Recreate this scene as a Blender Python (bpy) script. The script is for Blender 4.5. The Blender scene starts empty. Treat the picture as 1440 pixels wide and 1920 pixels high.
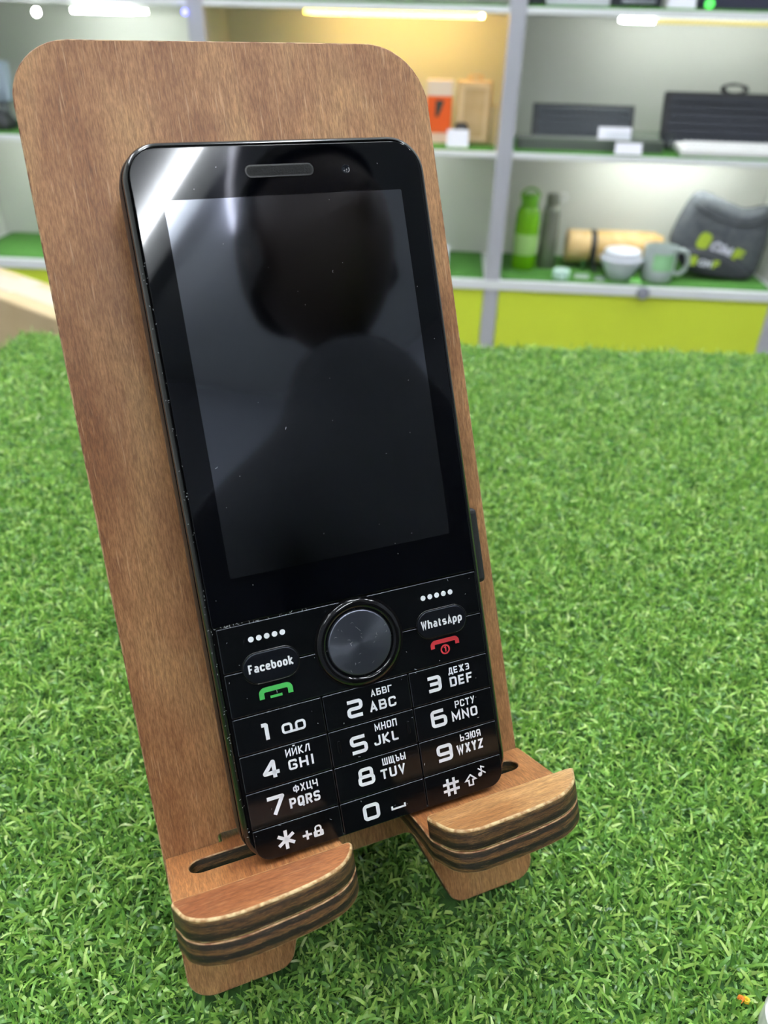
import bpy, bmesh, math, random
import numpy as np
from mathutils import Vector, Matrix
random.seed(7)
SC = bpy.context.scene
COL = SC.collection
MM = 0.001
TZ = 0.9965                      # height of the phone's reference point above the floor
# ------------------------------------------------------------------ camera
R3 = Matrix(((0.930227, -0.180294, 0.319644), (-0.366332, -0.508149, 0.779477), (0.021892, -0.842187, -0.538742)))
cam_d = bpy.data.cameras.new('camera')
cam = bpy.data.objects.new('camera', cam_d); COL.objects.link(cam)
right, down, fwd = R3.col[0], R3.col[1], R3.col[2]
m = Matrix((right, -down, -fwd)).transposed().to_4x4()
m.translation = Vector((-18.016 * MM, -123.874 * MM, 93.033 * MM + TZ))
cam.matrix_world = m
cam_d.sensor_fit = 'VERTICAL'; cam_d.sensor_height = 36; cam_d.sensor_width = 27
cam_d.lens = 1442 / 1920 * 36
cam_d.clip_start = 0.01; cam_d.clip_end = 50
cam_d.dof.use_dof = True; cam_d.dof.focus_distance = 0.166; cam_d.dof.aperture_fstop = 18.0
SC.camera = cam
SC.view_settings.view_transform = 'Standard'; SC.view_settings.look = 'None'
SC.view_settings.gamma = 1.0; SC.view_settings.use_curve_mapping = False
SC.view_settings.exposure = 0.7
SC.cycles.use_denoising = True
SC.cycles.max_bounces = 8; SC.cycles.diffuse_bounces = 4; SC.cycles.glossy_bounces = 4
SC.cycles.transparent_max_bounces = 12
world = bpy.data.worlds.new('world'); SC.world = world; world.use_nodes = True
world.node_tree.nodes['Background'].inputs[0].default_value = (0.8, 0.85, 0.9, 1)
world.node_tree.nodes['Background'].inputs[1].default_value = 0.4
TUBE = 46.0                      # radiance of the ceiling tubes
LED_WHITE, LED_WARM = 56.0, 44.0

# frames -------------------------------------------------------------
LEAN = math.radians(27.3)
c_, s_ = math.cos(LEAN), math.sin(LEAN)
BOARD = Matrix(((1, 0, 0, 0), (0, s_, -c_, 0), (0, c_, s_, TZ), (0, 0, 0, 1)))      # (u, v, n) of the leaning board
CAB = Matrix(((0.89697, 0.44209, 0, 0.9349), (-0.44209, 0.89697, 0, 1.8096), (0, 0, 1, TZ), (0, 0, 0, 1)))
TROT = math.radians(-22.7)

# ------------------------------------------------------------------ materials
def lin(r, g, b):
    f = lambda x: (x / 255 / 12.92) if x <= 10 else ((x / 255 + 0.055) / 1.055) ** 2.4
    return (f(r), f(g), f(b), 1)
def mat(name, col=(128, 128, 128), rough=0.5, metal=0.0, spec=0.5, emit=None, coat=0.0, noise=None, bump=None, trans=0.0, alpha=1.0, ior=1.45):
    mt = bpy.data.materials.new(name); mt.use_nodes = True
    nt = mt.node_tree; p = nt.nodes['Principled BSDF']
    p.inputs['Base Color'].default_value = lin(*col); p.inputs['Roughness'].default_value = rough
    p.inputs['Metallic'].default_value = metal; p.inputs['Specular IOR Level'].default_value = spec
    p.inputs['Coat Weight'].default_value = coat; p.inputs['Coat Roughness'].default_value = 0.03
    p.inputs['Transmission Weight'].default_value = trans; p.inputs['Alpha'].default_value = alpha; p.inputs['IOR'].default_value = ior
    if emit:
        p.inputs['Emission Color'].default_value = emit[0]; p.inputs['Emission Strength'].default_value = emit[1]
    if noise or bump:
        tc = nt.nodes.new('ShaderNodeTexCoord')
    if noise:                                   # (scale, second colour, low, high)
        nz = nt.nodes.new('ShaderNodeTexNoise'); nz.inputs['Scale'].default_value = noise[0]; nz.inputs['Detail'].default_value = 4
        rp = nt.nodes.new('ShaderNodeValToRGB')
        rp.color_ramp.elements[0].position = noise[2]; rp.color_ramp.elements[1].position = noise[3]
        rp.color_ramp.elements[0].color = lin(*col); rp.color_ramp.elements[1].color = lin(*noise[1])
        nt.links.new(tc.outputs['Object'], nz.inputs['Vector']); nt.links.new(nz.outputs['Fac'], rp.inputs[0])
        nt.links.new(rp.outputs[0], p.inputs['Base Color'])
    if bump:                                    # (scale, strength, distance)
        nb = nt.nodes.new('ShaderNodeTexNoise'); nb.inputs['Scale'].default_value = bump[0]; nb.inputs['Detail'].default_value = 3
        bp = nt.nodes.new('ShaderNodeBump'); bp.inputs['Strength'].default_value = bump[1]; bp.inputs['Distance'].default_value = bump[2]
        nt.links.new(tc.outputs['Object'], nb.inputs['Vector']); nt.links.new(nb.outputs['Fac'], bp.inputs['Height'])
        nt.links.new(bp.outputs['Normal'], p.inputs['Normal'])
    return mt

def ramp(nt, stops):
    r = nt.nodes.new('ShaderNodeValToRGB'); cr = r.color_ramp
    while len(cr.elements) < len(stops): cr.elements.new(0.5)
    for e, (pos, col) in zip(cr.elements, stops):
        e.position = pos; e.color = col if len(col) == 4 else lin(*col)
    return r
def mix(nt, kind, fac, a, b):
    n = nt.nodes.new('ShaderNodeMix'); n.data_type = 'RGBA'; n.blend_type = kind
    if hasattr(fac, 'links'): nt.links.new(fac, n.inputs[0])
    else: n.inputs[0].default_value = fac
    for s, x in ((6, a), (7, b)):
        if hasattr(x, 'links'): nt.links.new(x, n.inputs[s])
        else: n.inputs[s].default_value = lin(*x)
    return n.outputs[2]
def wood(name, axis, dark, mid, light, fleck=0.5, seed=0.0):
    """stained plywood veneer, grain along AXIS of the board frame (0 u, 1 v, 2 n)"""
    mt = bpy.data.materials.new(name); mt.use_nodes = True; nt = mt.node_tree; p = nt.nodes['Principled BSDF']
    tc = nt.nodes.new('ShaderNodeTexCoord')
    def noise(across, along, detail=4, rough=0.6, off=0.0, dist=0.0):
        mp = nt.nodes.new('ShaderNodeMapping'); sc = [across] * 3; sc[axis] = along
        mp.inputs['Scale'].default_value = sc; mp.inputs['Location'].default_value = (off, off * 1.7, off * 0.6)
        n = nt.nodes.new('ShaderNodeTexNoise'); n.inputs['Scale'].default_value = 1; n.inputs['Detail'].default_value = detail
        n.inputs['Roughness'].default_value = rough; n.inputs['Distortion'].default_value = dist
        nt.links.new(tc.outputs['Object'], mp.inputs[0]); nt.links.new(mp.outputs[0], n.inputs['Vector'])
        return n.outputs['Fac']
    big = ramp(nt, [(0.3, dark), (0.5, mid), (0.72, light)]); nt.links.new(noise(60, 16, 3, 0.55, seed + 3, 0.6), big.inputs[0])
    grain = ramp(nt, [(0.3, (172, 162, 156)), (0.68, (255, 252, 245))]); nt.links.new(noise(1500, 170, 5, 0.68, seed + 1), grain.inputs[0])
    c = mix(nt, 'MULTIPLY', 0.75, big.outputs[0], grain.outputs[0])
    fine = ramp(nt, [(0.38, (160, 148, 140)), (0.62, (255, 255, 255))]); nt.links.new(noise(4200, 620, 3, 0.6, seed + 9), fine.inputs[0])
    c = mix(nt, 'MULTIPLY', 0.55, c, fine.outputs[0])
    fl = ramp(nt, [(0.64, (0, 0, 0)), (0.72, (255, 255, 255))]); nt.links.new(noise(2300, 110, 2, 0.5, seed + 5), fl.inputs[0])
    f2 = nt.nodes.new('ShaderNodeMath'); f2.operation = 'MULTIPLY'; f2.inputs[1].default_value = fleck
    nt.links.new(fl.outputs[0], f2.inputs[0])
    c = mix(nt, 'MIX', f2.outputs[0], c, (205, 165, 125))
    nt.links.new(c, p.inputs['Base Color'])
    p.inputs['Roughness'].default_value = 0.42; p.inputs['Specular IOR Level'].default_value = 0.4
    bp = nt.nodes.new('ShaderNodeBump'); bp.inputs['Strength'].default_value = 0.35; bp.inputs['Distance'].default_value = 0.0002
    nt.links.new(noise(1600, 130, 4, 0.6, seed + 1), bp.inputs['Height']); nt.links.new(bp.outputs[0], p.inputs['Normal'])
    return mt
def plyedge(name, axis, lo, hi, stops):
    """laser-cut edge: layers stacked along AXIS between LO and HI (mm)"""
    mt = bpy.data.materials.new(name); mt.use_nodes = True; nt = mt.node_tree; p = nt.nodes['Principled BSDF']
    tc = nt.nodes.new('ShaderNodeTexCoord'); sp = nt.nodes.new('ShaderNodeSeparateXYZ'); nt.links.new(tc.outputs['Object'], sp.inputs[0])
    mr = nt.nodes.new('ShaderNodeMapRange'); mr.inputs[1].default_value = lo * MM; mr.inputs[2].default_value = hi * MM
    mp = nt.nodes.new('ShaderNodeMapping'); sc = [260] * 3; sc[axis] = 1500; mp.inputs['Scale'].default_value = sc
    nz = nt.nodes.new('ShaderNodeTexNoise'); nz.inputs['Scale'].default_value = 1; nz.inputs['Detail'].default_value = 5; nz.inputs['Roughness'].default_value = 0.7
    nt.links.new(tc.outputs['Object'], mp.inputs[0]); nt.links.new(mp.outputs[0], nz.inputs['Vector'])
    ma = nt.nodes.new('ShaderNodeMath'); ma.operation = 'MULTIPLY_ADD'; ma.inputs[1].default_value = 0.34; nt.links.new(nz.outputs['Fac'], ma.inputs[0])
    sub = nt.nodes.new('ShaderNodeMath'); sub.operation = 'SUBTRACT'; sub.inputs[1].default_value = 0.17
    nt.links.new(sp.outputs[axis], mr.inputs[0]); nt.links.new(mr.outputs[0], ma.inputs[2]); nt.links.new(ma.outputs[0], sub.inputs[0])
    rp = ramp(nt, stops); nt.links.new(sub.outputs[0], rp.inputs[0])
    mp2 = nt.nodes.new('ShaderNodeMapping'); sc = [420] * 3; sc[axis] = 3800; mp2.inputs['Scale'].default_value = sc
    n2 = nt.nodes.new('ShaderNodeTexNoise'); n2.inputs['Scale'].default_value = 1; n2.inputs['Detail'].default_value = 4; n2.inputs['Roughness'].default_value = 0.75
    nt.links.new(tc.outputs['Object'], mp2.inputs[0]); nt.links.new(mp2.outputs[0], n2.inputs['Vector'])
    r2 = ramp(nt, [(0.38, (84, 74, 66)), (0.5, (205, 196, 188)), (0.62, (255, 250, 240))]); nt.links.new(n2.outputs['Fac'], r2.inputs[0])
    c = mix(nt, 'MULTIPLY', 0.9, rp.outputs[0], r2.outputs[0])
    r3 = ramp(nt, [(0.6, (0, 0, 0)), (0.68, (170, 170, 170))]); nt.links.new(n2.outputs['Fac'], r3.inputs[0])
    c = mix(nt, 'MIX', r3.outputs[0], c, (168, 134, 84))
    nt.links.new(c, p.inputs['Base Color']); p.inputs['Roughness'].default_value = 0.5
    bp = nt.nodes.new('ShaderNodeBump'); bp.inputs['Strength'].default_value = 0.5; bp.inputs['Distance'].default_value = 0.0003
    nt.links.new(n2.outputs['Fac'], bp.inputs['Height']); nt.links.new(bp.outputs[0], p.inputs['Normal'])
    return mt

# ------------------------------------------------------------------ object helpers
def link(o, parent=None):
    COL.objects.link(o)
    if parent is not None: o.parent = parent
    return o
def tag(o, label, cat, group=None, kind=None):
    o['label'] = label; o['category'] = cat
    if group: o['group'] = group
    if kind: o['kind'] = kind
    return o
def empty(name, matrix, label=None, cat=None, group=None):
    o = bpy.data.objects.new(name, None); COL.objects.link(o); o.empty_display_size = 0.02
    o.matrix_world = matrix
    if label: tag(o, label, cat, group)
    return o
def mesh(name, verts, faces, m, parent=None, smooth=False, scale=MM, fmats=None):
    me = bpy.data.meshes.new(name)
    me.from_pydata([tuple(c * scale for c in v) for v in verts], [], faces)
    for x in (m if isinstance(m, (list, tuple)) else [m]): me.materials.append(x)
    if fmats: me.polygons.foreach_set('material_index', fmats)
    if smooth: me.polygons.foreach_set('use_smooth', [True] * len(me.polygons))
    me.update()
    return link(bpy.data.objects.new(name, me), parent)
def from_bm(name, bm, m, parent=None, smooth=False):
    bmesh.ops.recalc_face_normals(bm, faces=bm.faces)
    me = bpy.data.meshes.new(name); bm.to_mesh(me); bm.free()
    for x in (m if isinstance(m, (list, tuple)) else [m]): me.materials.append(x)
    if smooth: me.polygons.foreach_set('use_smooth', [True] * len(me.polygons))
    return link(bpy.data.objects.new(name, me), parent)
def add_box(bm, x0, x1, y0, y1, z0, z1, bev=0.0, mtx=None, seg=2):
    t = bmesh.new()
    vs = [t.verts.new((x * MM, y * MM, z * MM)) for x in (x0, x1) for y in (y0, y1) for z in (z0, z1)]
    for f in ((0, 1, 3, 2), (4, 6, 7, 5), (0, 4, 5, 1), (2, 3, 7, 6), (0, 2, 6, 4), (1, 5, 7, 3)): t.faces.new([vs[i] for i in f])
    if bev: bmesh.ops.bevel(t, geom=list(t.edges), offset=bev * MM, segments=seg, profile=0.5, affect='EDGES')
    if mtx is not None: bmesh.ops.transform(t, matrix=mtx, verts=t.verts)
    bmesh.ops.recalc_face_normals(t, faces=t.faces)
    me = bpy.data.meshes.new('tmp'); t.to_mesh(me); t.free(); bm.from_mesh(me); bpy.data.meshes.remove(me)
def box(name, x0, x1, y0, y1, z0, z1, m, parent=None, bev=0.0, mtx=None):
    bm = bmesh.new(); add_box(bm, x0, x1, y0, y1, z0, z1, bev, mtx)
    return from_bm(name, bm, m, parent)
def lathe(name, prof, m, parent=None, n=48, center=(0, 0), axis='z', smooth=True, flat_caps=True, base=0.0):
    """profile of (radius, height) mm turned about an axis"""
    vs, fs = [], []
    for r, h in prof:
        for k in range(n):
            a = 2 * math.pi * k / n; x, y = r * math.cos(a), r * math.sin(a)
            vs.append({'z': (center[0] + x, center[1] + y, h), 'x': (h, center[0] + x, center[1] + y), 'y': (center[0] + x, h, center[1] + y)}[axis])
    for i in range(len(prof) - 1):
        for k in range(n):
            a, b = i * n + k, i * n + (k + 1) % n
            fs.append((a, b, b + n, a + n))
    if prof[0][0] > 0: fs.append(tuple(range(n))[::-1])
    if prof[-1][0] > 0: fs.append(tuple(range((len(prof) - 1) * n, len(prof) * n)))
    o = mesh(name, vs, fs, m, parent)
    bm = bmesh.new(); bm.from_mesh(o.data); bmesh.ops.remove_doubles(bm, verts=bm.verts, dist=1e-6)
    bmesh.ops.recalc_face_normals(bm, faces=bm.faces)
    bm.to_mesh(o.data); bm.free()
    if smooth:
        o.data.polygons.foreach_set('use_smooth', [len(p.vertices) <= 4 for p in o.data.polygons])
        o.data.set_sharp_from_angle(angle=math.radians(50))
    return o
def tube(name, pts, r, m, parent=None, closed=False, res=4):
    cu = bpy.data.curves.new(name, 'CURVE'); cu.dimensions = '3D'; cu.bevel_depth = r * MM; cu.bevel_resolution = res; cu.use_fill_caps = True
    sp = cu.splines.new('POLY'); sp.points.add(len(pts) - 1); sp.use_cyclic_u = closed
    for p, q in zip(sp.points, pts): p.co = (q[0] * MM, q[1] * MM, q[2] * MM, 1)
    t = bpy.data.objects.new(name, cu); COL.objects.link(t)
    me = bpy.data.meshes.new_from_object(t.evaluated_get(bpy.context.evaluated_depsgraph_get()))
    bpy.data.objects.remove(t); bpy.data.curves.remove(cu)
    me.materials.clear(); me.materials.append(m); me.polygons.foreach_set('use_smooth', [True] * len(me.polygons)); me.name = name
    return link(bpy.data.objects.new(name, me), parent)
def fillet(pts, rad, closed=True, seg=8):
    """round the corners of a polyline; RAD a number or one per point"""
    n = len(pts); out = []
    for i, p in enumerate(pts):
        r = rad[i] if isinstance(rad, (list, tuple)) else rad
        if (not closed and i in (0, n - 1)) or r <= 0: out.append(tuple(p)); continue
        p = Vector(p); a = Vector(pts[(i - 1) % n]) - p; b = Vector(pts[(i + 1) % n]) - p
        la, lb = a.length, b.length; a.normalize(); b.normalize()
        ang = a.angle(b)
        if ang > math.pi - 1e-3: out.append(tuple(p)); continue
        t = min(r / math.tan(ang / 2), la * 0.499, lb * 0.499); rr = t * math.tan(ang / 2)
        cen = p + (a + b).normalized() * (rr / math.sin(ang / 2))
        s0, e0 = p + a * t - cen, p + b * t - cen
        tot = s0.angle_signed(e0)
        for k in range(seg + 1):
            q = s0.copy(); q.rotate(Matrix.Rotation(-tot * k / seg, 2)); out.append(tuple(cen + q))
    return out
def catmull(pts, seg=6):
    out = []; n = len(pts)
    for i in range(n):
        p0, p1, p2, p3 = (Vector(pts[(i + k - 1) % n]) for k in range(4))
        for s in range(seg):
            t = s / seg
            out.append(tuple(0.5 * ((2 * p1) + (p2 - p0) * t + (2 * p0 - 5 * p1 + 4 * p2 - p3) * t * t + (3 * p1 - p0 - 3 * p2 + p3) * t ** 3)))
    return out
def plate(name, loops, t0, t1, plane, mats, parent=None, bev=0.3, res=2):
    """flat cut-out (outer loop, then holes) between T0 and T1; plane 'uv' (thick along n), 'un' (thick along v), 'xz' (thick along y)"""
    cu = bpy.data.curves.new(name, 'CURVE'); cu.dimensions = '2D'; cu.fill_mode = 'BOTH'
    cu.extrude = max((t1 - t0) / 2 - bev, 1e-4); cu.bevel_depth = bev; cu.bevel_resolution = res; cu.offset = -bev
    for lp in loops:
        sp = cu.splines.new('POLY'); sp.points.add(len(lp) - 1); sp.use_cyclic_u = True
        for p, q in zip(sp.points, lp): p.co = (q[0], q[1], 0, 1)
    t = bpy.data.objects.new(name, cu); COL.objects.link(t)
    me = bpy.data.meshes.new_from_object(t.evaluated_get(bpy.context.evaluated_depsgraph_get()))
    bpy.data.objects.remove(t); bpy.data.curves.remove(cu); me.name = name
    mid = (t0 + t1) / 2
    ax = {'uv': 2, 'un': 1, 'xz': 1}[plane]
    for v in me.vertices:
        x, y, z = v.co
        v.co = ((x * MM, y * MM, (z + mid) * MM) if ax == 2 else (x * MM, (z + mid) * MM, y * MM))
    bm = bmesh.new(); bm.from_mesh(me); bmesh.ops.remove_doubles(bm, verts=bm.verts, dist=1e-7)
    bmesh.ops.recalc_face_normals(bm, faces=bm.faces)
    mats = mats if isinstance(mats, (list, tuple)) else [mats]
    for f in bm.faces:
        k = abs(f.normal[ax])
        if len(mats) == 3: f.material_index = 0 if k > 0.97 else (1 if k < 0.12 else 2)
        else: f.material_index = 0
    while len(me.materials) > len(mats): me.materials.pop()
    for i, x in enumerate(mats):
        if i < len(me.materials): me.materials[i] = x
        else: me.materials.append(x)
    bm.to_mesh(me); bm.free()
    return link(bpy.data.objects.new(name, me), parent)
def rrect(x0, x1, y0, y1, r, seg=8):
    return fillet([(x0, y0), (x1, y0), (x1, y1), (x0, y1)], r, True, seg)
def ring_loft(name, rings, m, parent=None, cap0=True, cap1=True, smooth=True, fm=None):
    n = len(rings[0]); vs = [p for r in rings for p in r]; fs = []; ms = []
    for i in range(len(rings) - 1):
        for k in range(n):
            a, b = i * n + k, i * n + (k + 1) % n
            fs.append((a, b, b + n, a + n)); ms.append(fm[i] if fm else 0)
    if cap0: fs.append(tuple(range(n))[::-1]); ms.append(fm[0] if fm else 0)
    if cap1: fs.append(tuple(range((len(rings) - 1) * n, len(rings) * n))); ms.append(fm[-1] if fm else 0)
    o = mesh(name, vs, fs, m, parent, smooth, fmats=ms)
    if smooth: o.data.set_sharp_from_angle(angle=math.radians(40))
    return o
# flat printed marks
def stroke2d(path, th, closed=False, r=0.0):
    p = fillet(path, r, closed, 6) if r else [tuple(q) for q in path]
    q = [p[0]]
    for x in p[1:]:
        if (Vector(x) - Vector(q[-1])).length > 1e-4: q.append(x)
    if closed and (Vector(q[0]) - Vector(q[-1])).length < 1e-4: q.pop()
    p = [Vector(x) for x in q]; n = len(p); L, Rr = [], []
    for i in range(n):
        d0 = (p[i] - p[i - 1]).normalized() if (closed or i > 0) else None
        d1 = (p[(i + 1) % n] - p[i]).normalized() if (closed or i < n - 1) else None
        d0 = d0 or d1; d1 = d1 or d0
        n0, n1 = Vector((-d0.y, d0.x)), Vector((-d1.y, d1.x))
        mt = n0 + n1
        mt = n0 if mt.length < 1e-3 else mt.normalized()
        k = th / 2 / max(0.4, mt.dot(n0))
        L.append(p[i] + mt * k); Rr.append(p[i] - mt * k)
    vs = [tuple(x) for x in L] + [tuple(x) for x in Rr]; fs = []
    for i in range(n if closed else n - 1):
        j = (i + 1) % n; fs.append((i, j, n + j, n + i)[::-1])
    return vs, fs
def disc2d(cx, cy, r, n=20): return [(cx + r * math.cos(2 * math.pi * k / n), cy + r * math.sin(2 * math.pi * k / n)) for k in range(n)], [tuple(range(n))]
def text2d(body, x0, x1, y0, h, bold=0.0, shear=0.0):
    """lettering fitted to a box: left X0, right X1, baseline Y0, cap height H"""
    cu = bpy.data.curves.new('lettering', 'FONT'); cu.body = body; cu.offset = bold; cu.shear = shear
    t = bpy.data.objects.new('lettering', cu); COL.objects.link(t)
    me = bpy.data.meshes.new_from_object(t.evaluated_get(bpy.context.evaluated_depsgraph_get()))
    bpy.data.objects.remove(t); bpy.data.curves.remove(cu)
    co = np.array([v.co[:2] for v in me.vertices]); fs = [tuple(p.vertices) for p in me.polygons]
    bpy.data.meshes.remove(me)
    capH = 0.729 + 2 * bold
    sx = (x1 - x0) / (co[:, 0].max() - co[:, 0].min()); sy = h / capH
    vs = [(x0 + (a - co[:, 0].min()) * sx, y0 + (b + bold) * sy) for a, b in co]
    return vs, fs
B_, T_ = -.125, 1.125
GLYPH = {'A': [[(0, B_), (.5, 1), (1, B_)], [(.18, .26), (.82, .26)]], 'B': [[(0, B_), (0, T_)], [(-.1, 1), (.93, 1), (.93, .5), (0, .5)], [(.6, .5), (1, .5), (1, 0), (-.1, 0)]],
 'C': [[(1, .72), (1, 1), (0, 1), (0, 0), (1, 0), (1, .28)]], 'D': [[(0, B_), (0, T_)], [(-.1, 1), (1, 1), (1, 0), (-.1, 0)]], 'E': [[(0, B_), (0, T_)], [(1.05, 1), (-.1, 1)], [(-.1, 0), (1.05, 0)], [(0, .5), (.95, .5)]],
 'F': [[(0, B_), (0, T_)], [(1.05, 1), (-.1, 1)], [(0, .48), (.92, .48)]], 'G': [[(1, .74), (1, 1), (0, 1), (0, 0), (1, 0), (1, .46), (.5, .46)]], 'H': [[(0, B_), (0, T_)], [(1, B_), (1, T_)], [(0, .5), (1, .5)]],
 'I': [[(.5, B_), (.5, T_)]], 'J': [[(1, T_), (1, 0), (0, 0), (0, .3)]], 'K': [[(0, B_), (0, T_)], [(.98, T_), (.1, .5), (1.02, B_)]], 'L': [[(0, T_), (0, 0), (1.1, 0)]],
 'M': [[(0, B_), (0, 1), (.5, .2), (1, 1), (1, B_)]], 'N': [[(0, B_), (0, 1), (1, 0), (1, T_)]], 'O': [[(0, 0), (1, 0), (1, 1), (0, 1), (0, 0)]], 'P': [[(0, B_), (0, T_)], [(-.1, 1), (1, 1), (1, .44), (0, .44)]],
 'Q': [[(0, 0), (1, 0), (1, 1), (0, 1), (0, 0)], [(.55, .3), (1.08, -.22)]], 'R': [[(0, B_), (0, T_)], [(-.1, 1), (1, 1), (1, .44), (0, .44)], [(.5, .44), (1.02, B_)]],
 'S': [[(1, .8), (1, 1), (0, 1), (0, .5), (1, .5), (1, 0), (0, 0), (0, .2)]], 'T': [[(-.14, 1), (1.14, 1)], [(.5, 1), (.5, B_)]], 'U': [[(0, T_), (0, 0), (1, 0), (1, T_)]], 'V': [[(0, T_), (.5, 0), (1, T_)]],
 'W': [[(0, T_), (.25, 0), (.5, .85), (.75, 0), (1, T_)]], 'X': [[(0, T_), (1, B_)], [(1, T_), (0, B_)]], 'Y': [[(0, T_), (.5, .5), (1, T_)], [(.5, .5), (.5, B_)]], 'Z': [[(-.1, 1), (1, 1), (0, 0), (1.1, 0)]],
 'Б': [[(0, B_), (0, T_)], [(.98, 1), (-.1, 1)], [(-.1, 0), (1, 0), (1, .54), (0, .54)]], 'Г': [[(0, B_), (0, T_)], [(1.05, 1), (-.1, 1)]], 'Д': [[(.12, 0), (.3, 1), (.88, 1), (.88, 0)], [(-.08, -.3), (-.08, 0), (1.1, 0), (1.1, -.3)]],
 'Ж': [[(.5, B_), (.5, T_)], [(0, T_), (.5, .5), (1, T_)], [(0, B_), (.5, .5), (1, B_)]], 'З': [[(-.05, 1), (1, 1), (1, 0), (-.05, 0)], [(.25, .5), (1, .5)]], 'И': [[(0, T_), (0, 0), (1, 1), (1, B_)]],
 'Й': [[(0, T_), (0, 0), (1, 1), (1, B_)], [(.22, 1.42), (.78, 1.42)]], 'Л': [[(-.2, .02), (.02, .02), (.42, 1), (1, 1)], [(1, B_), (1, T_)]], 'П': [[(0, B_), (0, T_)], [(1, B_), (1, T_)], [(0, 1), (1, 1)]], 'У': [[(0, T_), (.52, .42)], [(1, T_), (.28, B_)]],
 'Ф': [[(0, .2), (1, .2), (1, .82), (0, .82), (0, .2)], [(.5, B_), (.5, T_)]], 'Ц': [[(0, T_), (0, 0), (1.1, 0)], [(.88, T_), (.88, 0)], [(1.1, .12), (1.1, -.32)]], 'Ч': [[(0, T_), (0, .45), (1, .45)], [(1, T_), (1, B_)]],
 'Ш': [[(0, T_), (0, 0), (1, 0), (1, T_)], [(.5, 0), (.5, T_)]], 'Щ': [[(0, T_), (0, 0), (1.1, 0)], [(.46, 0), (.46, T_)], [(.92, 0), (.92, T_)], [(1.1, .1), (1.1, -.32)]], 'Ъ': [[(-.12, 1), (.25, 1), (.25, 0), (1, 0), (1, .52), (.25, .52)]],
 'Ы': [[(0, T_), (0, 0), (.62, 0), (.62, .52), (0, .52)], [(1, B_), (1, T_)]], 'Ь': [[(0, B_), (0, T_)], [(-.1, 0), (1, 0), (1, .54), (0, .54)]], 'Э': [[(0, .8), (0, 1), (1, 1), (1, 0), (0, 0), (0, .2)], [(.2, .5), (1, .5)]],
 'Ю': [[(0, B_), (0, T_)], [(.42, 0), (1, 0), (1, 1), (.42, 1), (.42, 0)], [(0, .5), (.42, .5)]], 'Я': [[(1, B_), (1, 1), (0, 1), (0, .44), (1, .44)], [(.5, .44), (-.02, B_)]],
 'a': [[(.06, .68), (.95, .68), (.95, B_)], [(.95, .36), (0, .36), (0, 0), (.95, 0)]], 'c': [[(1, .5), (1, .68), (0, .68), (0, 0), (1, 0), (1, .18)]], 'e': [[(0, .34), (1, .34), (1, .68), (0, .68), (0, 0), (1, 0), (1, .08)]],
 'b': [[(0, T_), (0, 0), (1, 0), (1, .68), (0, .68)]], 'o': [[(0, 0), (1, 0), (1, .68), (0, .68), (0, 0)]], 'k': [[(0, B_), (0, T_)], [(.95, .8), (.12, .36), (1.05, B_)]], 'h': [[(0, B_), (0, T_)], [(0, .68), (1, .68), (1, B_)]],
 't': [[(.3, 1), (.3, 0), (1, 0)], [(-.15, .68), (1, .68)]], 's': [[(1, .68), (0, .68), (0, .34), (1, .34), (1, 0), (0, 0)]], 'p': [[(0, -.42), (0, .68), (1, .68), (1, 0), (0, 0)]]}
for cy, la in zip('АВЕКМНОРСТХ', 'ABEKMHOPCTX'): GLYPH[cy] = GLYPH[la]
GW = {'I': .3, 'M': 1.3, 'М': 1.3, 'W': 1.55, 'Ж': 1.35, 'Ш': 1.35, 'Щ': 1.4, 'Ю': 1.4, 'Ы': 1.3, 't': .62, 'J': .85, 'E': .9, 'F': .9, 'L': .85, 'Ф': 1.25}
def letters(word, x0, x1, y0, h, th, r=0.3, gap=0.34, inset=None):
    """squared lettering built from strokes: from X0 to X1, baseline Y0, cap height H, stroke TH"""
    tot = sum(GW.get(c, 1) for c in word) + gap * (len(word) - 1)
    # widths are centre-line widths plus one stroke each
    avail = (x1 - x0) - th * len(word); k = avail / tot; x = x0; out = []
    for c in word:
        w = GW.get(c, 1) * k
        for pa in GLYPH[c]:
            closed = pa[0] == pa[-1]
            pp = [(x + th / 2 + a * w, y0 + th / 2 + b * (h - th)) for a, b in (pa[:-1] if closed else pa)]
            out.append(stroke2d(pp, th, closed, 0 if c in 'AVWMNKXYZHИЙУЖАМНКХЛЧЦШЩДkT' else r))
        x += w + th + gap * k
    return out
def marks(name, items, z, m, parent, plane='uv'):
    V, F = [], []
    for vs, fs in items:
        o = len(V); V += [((x, y, z) if plane == 'uv' else (x, z, y)) for x, y in vs]; F += [tuple(i + o for i in f) for f in fs]
    return mesh(name, V, F, m, parent)
# ------------------------------------------------------------------ the room
def struct(name, bm, m):
    o = from_bm(name, bm, m); o['kind'] = 'structure'; return o
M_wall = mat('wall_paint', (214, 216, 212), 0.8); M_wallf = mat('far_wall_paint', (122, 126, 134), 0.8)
M_ceil = mat('ceiling_paint', (186, 189, 194), 0.9); M_floor = mat('floor_tile', (150, 148, 142), 0.4, noise=(6, (164, 162, 156), 0.3, 0.7))
X0, X1, Y0, Y1, H = -2700, 2700, -4700, 330, 2004
def cbox(name, a, m):
    bm = bmesh.new(); add_box(bm, *a, mtx=CAB); return struct(name, bm, m)
cbox('floor', (X0, X1, Y0, Y1, -1046, -996.5), M_floor)
cbox('ceiling', (X0, X1, Y0, Y1, H, H + 40), M_ceil)
cbox('wall_back', (X0, X1, Y1, Y1 + 40, -996.5, H), M_wall)
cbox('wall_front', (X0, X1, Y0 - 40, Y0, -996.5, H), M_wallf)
cbox('wall_left', (X0 - 40, X0, Y0, Y1, -996.5, H), M_wall)
cbox('wall_right', (X1, X1 + 40, Y0, Y1, -996.5, H), M_wallf)

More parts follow.
